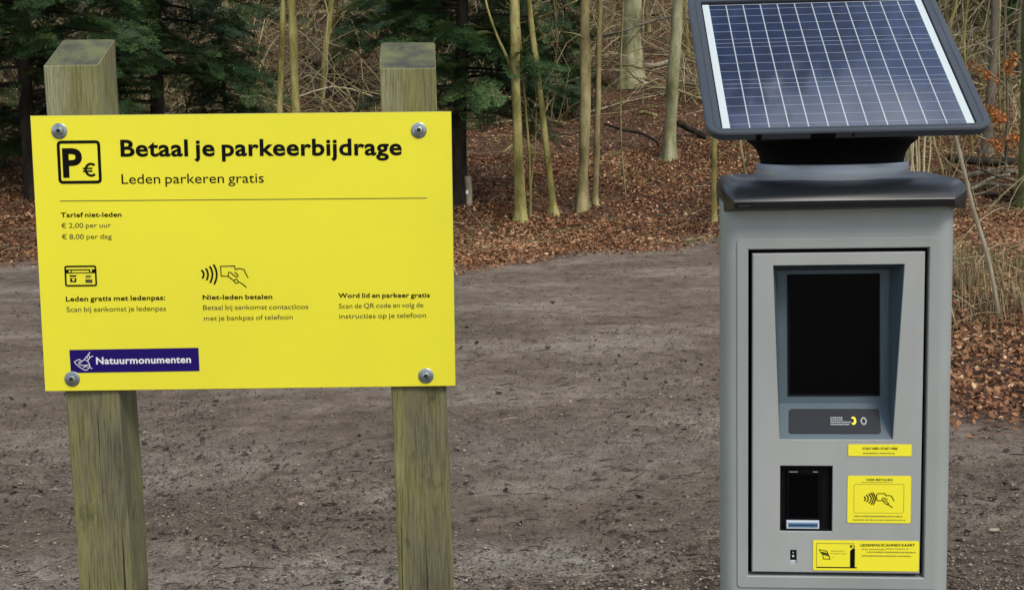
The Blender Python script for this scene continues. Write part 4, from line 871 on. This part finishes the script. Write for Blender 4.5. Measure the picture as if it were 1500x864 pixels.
    sb.build('stem', M_BARK_GREY, sp, smooth=180); LP = np.array(LP); n = len(LP)
    V, F = leaf_batch(LP, R.uniform(0.05, 0.085, n), R.uniform(0, 6.28, n), R.normal(0, 0.7, n), R.normal(0, 0.7, n), R.normal(0.5, 1, n))
    link_mesh('leaves', mesh_np('leaves', V, F, np.repeat(R.random(n), 6)), M_BEECHLEAF, sp)
    # evergreens
    yew = conifer_meshes(3, 8.5, 2.7, 140, 1.0, 0.56, 1.15); slim = conifer_meshes(4, 9.0, 1.75, 140, 1.35, 0.55, 1.35); bush = conifer_meshes(6, 2.6, 0.85, 64, 0.12, 0.42, 1.5)
    ev = 'dark evergreens along the wood edge'
    conifer(yew, 'yew_tree', 'large dark yew whose boughs hang behind the left post of the sign', tuple(ground(52, 292)), 0.4, 0.95, ev)
    conifer(yew, 'yew_tree', 'broad dark yew with drooping boughs above the left half of the sign', tuple(ground(236, 236)), 2.2, 1.0, ev)
    conifer(yew, 'yew_tree', 'dark yew cut off by the left edge of the picture', tuple(ground(-150, 262)), 4.1, 0.95, ev)
    conifer(slim, 'yew_tree', 'slim dark evergreen with straight black trunk just right of the sign', tuple(ground(679, 301)), 0.9, 0.92, ev)
    conifer(slim, 'yew_tree', 'narrow dark evergreen behind the right post of the sign', tuple(ground(585, 150)), 3.0, 0.9, ev)
    conifer(bush, 'yew_bush', 'low dark evergreen bush between the leaning slim tree and straight tan trunk', tuple(ground(826, 168)), 0.3, 1.0, ev, 'bush')
    conifer(bush, 'yew_bush', 'low dark evergreen bush behind the yellow-green sapling', tuple(ground(738, 152)), 1.9, 1.0, ev, 'bush')
    conifer(bush, 'yew_bush', 'low dark evergreen bush at the foot of the broad yew', tuple(ground(330, 200)), 4.4, 1.05, ev, 'bush')
    build_overhang()
    bgp = 'far dark evergreens closing off the wood'
    for x, y, Y, rz, s in ((-12, 0, 37, 1, 1.0), (-8.2, 0, 40, 2, 1.1), (-3.5, 0, 43, 4, 1.0), (-0.5, 0, 46, 0, 1.05), (3.0, 0, 44, 5, 1.1), (7.0, 0, 47, 3, 1.2), (11.0, 0, 38, 1.2, 1.1), (13.5, 0, 33, 2.7, 1.15), (15.8, 0, 36, 0.6, 1.2), (19.0, 0, 42, 3.4, 1.2), (-17, 0, 40, 5.2, 1.2), (9.3, 0, 52, 2.0, 1.2), (-6, 0, 52, 1.0, 1.2), (-20, 0, 30, 2.4, 1.2), (-14, 0, 27, 0.2, 1.1), (-24, 0, 38, 1.4, 1.3)):
        conifer(yew, 'yew_tree', 'dark evergreen deep in the wood behind the tangle of stems', (x, Y, hgt(x, Y)), rz, s, bgp)
    # trees deeper in the wood
    R = np.random.default_rng(21); fg = 'bare trunks deep in the wood'; k = 0
    for px, Y, w_, bk in ((470, 29, 9, 0), (505, 34, 7, 1), (548, 36, 13, 1), (620, 33, 8, 0), (705, 30, 7, 1), (728, 38, 12, 2), (795, 34, 6, 0), (838, 41, 10, 2), (893, 37, 5, 1), (952, 36, 7, 1), (968, 42, 13, 2), (1008, 33, 6, 0), (1022, 40, 9, 1), (1120, 35, 8, 0), (1390, 34, 7, 1), (1432, 38, 9, 2), (1495, 30, 9, 2), (1408, 42, 13, 1), (1560, 33, 12, 2), (330, 33, 10, 1), (250, 36, 12, 2), (120, 34, 11, 2), (-60, 33, 10, 1)):
        base = at_depth(px, 100, Y); base[2] = hgt(base[0], base[1]); pr = [base[i] for i in range(3)]
        v = np.array(pr)-EYEP; z = v@FW; bx, by = 750+F_PX*(v@RT)/z, 432-F_PX*(v@UP)/z
        bare_tree('woodland_tree', 'bare trunk deep in the wood behind the tangle of stems', [(bx, by), (bx+R.normal(0, 4), by-60), (bx+R.normal(0, 10), by-180)], w_, (M_BARK_OLIVE, M_BARK_TAN, M_BARK_GREY)[bk], 10, 100+k, fg, flare=0.6, limbs=5); k += 1
build_woods()

# ------------------------------------------------------------------ fallen wood
def fallen(name, label, px, w, m, group=None, Y=None, cat='branch', taper=0.5, seed=1, twigs=0, dz=0.0):
    low = max(px, key=lambda p: p[1]); g = ground(low[0], low[1]+2) if Y is None else at_depth(*low, Y); Y = g[1]-0.08
    P = np.array([at_depth(x, y, Y+0.25*math.sin(i*1.7+seed)) for i, (x, y) in enumerate(px)]); 
    P[:, 2] = np.maximum(P[:, 2], height(P[:, 0], P[:, 1])+w/2*Y/F_PX*0.6)
    c = P.mean(0); root = P[0]; p = wob(smooth_path(P, 8*len(P)), 0.006, seed); r = w/2*Y/F_PX
    b = MB(); R = np.random.default_rng(seed); b.tube(p-root, np.linspace(r, r*taper, len(p))*(1+0.12*R.normal(0, 1, len(p)).cumsum()/np.sqrt(len(p))), 8)
    for k in range(twigs):
        i = R.integers(2, len(p)-1); d = R.normal(0, 1, 3); d[2] = abs(d[2]); twig_set(b, p[i]-root, d, R.uniform(0.3, 0.8), r*0.4, R, 1)
    o = b.build(name, m, None, smooth=180); o.location = root; tag(o, label, cat, group); return o
def build_deadwood():
    g = 'dead branches tangled above the middle of the sign'
    B = 'dead_branch'
    fallen(B, 'curving olive bough arching up right behind the sign top', [(448, 118), (487, 92), (493, 25), (515, 8), (535, -2)], 9, M_BARK_OLIVE, g, seed=1, twigs=3)
    fallen(B, 'pale level bough ending behind the right sign post', [(440, 48), (482, 49), (505, 50), (542, 47), (575, 48)], 6, M_BARK_OLIVE, g, seed=2, twigs=2)
    fallen(B, 'grey straight log lying high behind the two yellowish trunks', [(436, 22), (470, 19), (492, 16)], 8, M_PALEWOOD, g, seed=3, cat='log')
    fallen(B, 'bent tan branch sloping down right behind the sign top', [(450, 38), (462, 66), (478, 78), (493, 92)], 5, M_BARK_TAN, g, seed=4, twigs=2)
    fallen(B, 'long dark branch sloping down right towards the right post', [(442, 82), (472, 100), (505, 116), (519, 120)], 5, M_BARK_DARK, g, seed=5, twigs=2)
    fallen(B, 'dark branch rising towards the right sign post', [(508, 126), (530, 113), (552, 104)], 5, M_BARK_GREY, g, seed=6)
    fallen(B, 'slender dark branch lying steeply just above the sign edge', [(456, 106), (484, 132), (514, 158)], 4, M_BARK_GREY, g, seed=7)
    fallen(B, 'thin pale twig hanging in an S above the sign middle', [(498, 41), (502, 62), (512, 83)], 3.6, M_BARK_OLIVE, g, seed=8)
    fallen(B, 'pale looping twig high above the right sign post', [(528, 9), (533, 25), (542, 39), (556, 41), (585, 33)], 3.4, M_BARK_TAN, g, seed=9)
    fallen(B, 'short curved pale twig standing upright above the sign edge', [(506, 128), (513, 142), (515, 160)], 3.4, M_PALEWOOD, g, seed=10)
    fallen(B, 'forked pale twig above the two yellowish trunks', [(446, 44), (462, 22), (480, 4), (498, -8)], 3.5, M_BARK_OLIVE, g, seed=11, twigs=3)
    fallen(B, 'thin bowed twig reaching left from the curving olive bough', [(450, 66), (470, 58), (490, 36), (512, 28), (530, 30)], 3.2, M_BARK_TAN, g, seed=12, twigs=3)
    h = 'long bare branches across the wood behind the trunks'
    fallen(B, 'long pale branch arching between the slim saplings in the centre', [(676, 32), (700, 41), (729, 39), (767, 33), (799, 22), (847, 1)], 3.4, M_BARK_OLIVE, h, Y=20.5, seed=13, twigs=2)
    fallen(B, 'whip-like branch bowing left of the straight tan trunk', [(824, 128), (803, 120), (802, 108), (812, 88), (823, 68), (834, 51), (852, 48), (874, 34), (890, 26)], 3.2, M_BARK_TAN, h, seed=14)
    fallen(B, 'grey branch slanting across the big beech trunk', [(884, 53), (910, 47), (943, 35), (980, 26), (1010, 28)], 4.5, M_BARK_GREY, h, Y=27, seed=15, twigs=2)
    fallen(B, 'grey log lying level right of the big beech foot', [(940, 97), (961, 96), (985, 97)], 8, M_PALEWOOD, h, seed=16, cat='log', taper=0.8)
    fallen(B, 'thin dark twig sloping down right from the big beech foot', [(943, 115), (961, 125), (983, 139)], 3.5, M_BARK_GREY, h, seed=17)
    fallen(B, 'thin dark branch lying on the leaves left of the smooth grey-green trunk', [(886, 182), (913, 190), (940, 196), (959, 206), (964, 214)], 4.5, M_BARK_DARK, h, seed=18, twigs=1)
    fallen(B, 'dark log reaching right from the smooth grey-green trunk', [(994, 180), (1012, 190), (1034, 200)], 10, M_BARK_DARK, h, seed=19, cat='log', taper=0.85)
    fallen(B, 'short yellow stick on the leaves below the smooth grey-green trunk', [(949, 266), (958, 254), (967, 245)], 3.4, M_BARK_OLIVE, h, seed=20, cat='stick')
    fallen(B, 'stubby mossy yellow log end lying on the leaves mid slope', [(938, 166), (950, 166), (964, 171)], 7, M_BARK_OLIVE, h, seed=21, cat='log')
    fallen(B, 'bent olive branch low beside the dark evergreen trunk right of the sign', [(729, 230), (739, 222), (750, 212)], 4, M_BARK_OLIVE, h, seed=22)
    fallen(B, 'moss green branch stub between the dark evergreen and the first sapling', [(692, 55), (708, 48), (724, 50)], 8, M_BARK_MOSS, h, Y=20, seed=23)
    l = 'logs and branches heaped right of the terminal'
    for k, (px, w, m, lab) in enumerate((
        ([(1393, 232), (1440, 236), (1500, 243)], 13, M_BARK_DARK, 'thick dark log lying level at the back of the heap right of the terminal'),
        ([(1424, 277), (1452, 262), (1480, 256)], 6, M_PALEWOOD, 'pale split branch rising right on the heap'),
        ([(1420, 272), (1450, 270), (1505, 276)], 7, M_BARK_GREY, 'grey branch lying level across the heap'),
        ([(1424, 292), (1444, 282), (1462, 272)], 4, M_PALEWOOD, 'short pale stick poking up at the front of the heap'),
        ([(1440, 288), (1470, 286), (1500, 284)], 8, M_BARK_DARK, 'dark log along the front foot of the heap'),
        ([(1415, 258), (1450, 252), (1500, 258)], 9, M_BARK_GREY, 'grey log in the middle of the heap'),
        ([(1430, 246), (1462, 258), (1490, 272)], 5, M_BARK_GREY, 'dark grey branch sloping down right over the heap'))):
        fallen('dead_branch', lab, px, w, m, l, seed=30+k, cat='log' if w > 6 else 'branch', taper=0.8)
    # cut stub beside the dark trunk
    g0 = ground(686, 303); s = thing('stake', 'short weathered stake with a pale spot beside the dark trunk right of the sign', 'stake', tuple(g0)); a = at_depth(685, 258, g0[1])-g0; r = 5*g0[1]/F_PX; b = MB()
    p = smooth_path([(0.0, 0, -0.15), a*0.5+np.array([0.01, 0, 0]), a], 9); b.tube(p, np.linspace(r*1.1, r, len(p)), 7); b.build('post', M_PALEWOOD, s, smooth=60)
    q = MB(); c = a*0.48+np.array([-0.01, -r*1.12, 0]); q.loft([[(c[0]+0.022*math.cos(t), c[1]+dy, c[2]+0.035*math.sin(t)) for t in np.linspace(0, 6.283, 11)[:-1]] for dy in (0.012, -0.004)], 0, cap1=True); q.build('tag', M_WHITE, s)
    # chip of bark on the path
    for px, w_, lab in (((484, 742), 0.034, 'dark brown strip of bark lying on the path between the sign posts'),):
        g1 = ground(*px); b = MB(); b.tube([(-w_, 0, 0.008), (-w_*0.3, 0.004, 0.011), (w_*0.4, 0.002, 0.011), (w_, -0.003, 0.009)], [0.004, 0.007, 0.007, 0.004], 6); o = b.build('bark_chip', M_BARK_DARK, None, smooth=180); o.location = g1; tag(o, lab, 'bark')
build_deadwood()

# ------------------------------------------------------------------ uncountable brushwood and dry grass
def build_brush():
    R = np.random.default_rng(33); b = MB()
    def stem(x, y, L, r, tone, el, az, droop):
        z = hgt(x, y)-0.03; p = np.array([x, y, z]); d = np.array([math.cos(az)*math.cos(el), math.sin(az)*math.cos(el), math.sin(el)]); pts = [p]
        for i in range(6):
            d = d+R.normal(0, 0.2, 3)+np.array([0, 0, -droop]); d /= np.linalg.norm(d); p = p+d*L/6; p[2] = max(p[2], hgt(p[0], p[1])+r); pts.append(p.copy())
        b.tube(pts, np.linspace(r, r*0.4, 7), 4, tone=tone, cap=False)
    for _ in range(11500):
        y = 26.5+22*R.random()**1.1; x = R.uniform(-0.62*y, 0.62*y)
        if abs(x-0.089*y) < 0.032*y and y < 33: continue
        c = fbm(np.array([x*0.3]), np.array([y*0.3]), 3, 4)[0]
        if R.random() > (c-0.10)*2.4: continue
        stem(x, y, R.uniform(1.2, 4.2), 0.006+0.022*R.random()**1.6, float(np.clip(R.normal(0.52, 0.26), 0, 1)), R.uniform(0.1, 1.35), R.uniform(0, 6.28), R.uniform(0.0, 0.24))
    for _ in range(1300):                                     # low twigs lying about on the litter
        y = R.uniform(17.0, 26); x = R.uniform(-0.42*y, 0.42*y)
        stem(x, y, R.uniform(0.3, 1.3), R.uniform(0.003, 0.009), float(np.clip(R.normal(0.45, 0.25), 0, 1)), R.uniform(0.02, 0.5), R.uniform(0, 6.28), 0.12)
    for _ in range(260):                                     # thicket to the right, nearer
        x = R.uniform(5.2, 10.5); y = R.uniform(17.5, 25)
        stem(x, y, R.uniform(0.8, 2.8), R.uniform(0.004, 0.012), float(np.clip(R.normal(0.55, 0.25), 0, 1)), R.uniform(0.3, 1.45), R.uniform(0, 6.28), R.uniform(0, 0.12))
    tag(b.build('brushwood', M_BRUSH, tone=True, smooth=180), 'tangle of thin bare stems and twigs filling the wood', 'brushwood', kind='stuff')
    # dry grass and brambles on the right bank
    P, Q = [], []
    VV, FF, TT, nv = [], [], [], 0
    for _ in range(7000):
        if R.random() < 0.75: cx = R.normal(3.75, 0.55); cy = R.normal(11.2, 0.8)
        else: cx = R.uniform(2.6, 5.5); cy = R.uniform(8.5, 14)
        k = fbm(np.array([cx*2.2]), np.array([cy*2.2]), 2, 8)[0]
        if R.random() > (k-0.25)*3: continue
        z = hgt(cx, cy); L = R.uniform(0.12, 0.42); a = R.uniform(0, 6.28); ln_ = R.uniform(0.2, 0.95); w_ = R.uniform(0.0016, 0.004); s = np.array([-math.sin(a), math.cos(a), 0])*w_
        d1 = np.array([math.cos(a)*ln_*0.5, math.sin(a)*ln_*0.5, 1.0]); d2 = np.array([math.cos(a)*ln_*1.6, math.sin(a)*ln_*1.6, 0.35]); p0 = np.array([cx, cy, z]); p1 = p0+d1*L*0.55; p2 = p1+d2*L*0.5
        VV += [p0-s, p0+s, p1+s*0.8, p1-s*0.8, p2+s*0.2, p2-s*0.2]; FF += [(nv, nv+1, nv+2, nv+3), (nv+3, nv+2, nv+4, nv+5)]; nv += 6; TT += [float(np.clip(R.normal(0.5, 0.25), 0, 1))]*6
    tag(link_mesh('dry_grass', mesh_np('dry_grass', np.array(VV), np.array(FF), np.array(TT)), M_GRASS), 'dry straw coloured grass on the leafy bank right of the terminal', 'grass', kind='stuff')
    bb = MB()
    for _ in range(80):
        cx, cy = R.normal(3.8, 0.6), R.normal(11.2, 1.1); p = np.array([cx, cy, hgt(cx, cy)]); a = R.uniform(0, 6.28); d = np.array([math.cos(a)*0.6, math.sin(a)*0.6, R.uniform(0.3, 1.2)]); pts = [p]; L = R.uniform(0.3, 1.0)
        for i in range(6):
            d = d+R.normal(0, 0.14, 3)+np.array([0, 0, -0.16]); d /= np.linalg.norm(d); p = p+d*L/6; p[2] = max(p[2], hgt(p[0], p[1])+0.01); pts.append(p.copy())
        bb.tube(pts, np.linspace(0.005, 0.002, 7), 4, tone=float(np.clip(R.normal(0.7, 0.2), 0, 1)), cap=False)
    tag(bb.build('bramble_stems', M_BRUSH, tone=True, smooth=180), 'pale bare bramble stems arching over the dry grass', 'brambles', kind='stuff')
build_brush()
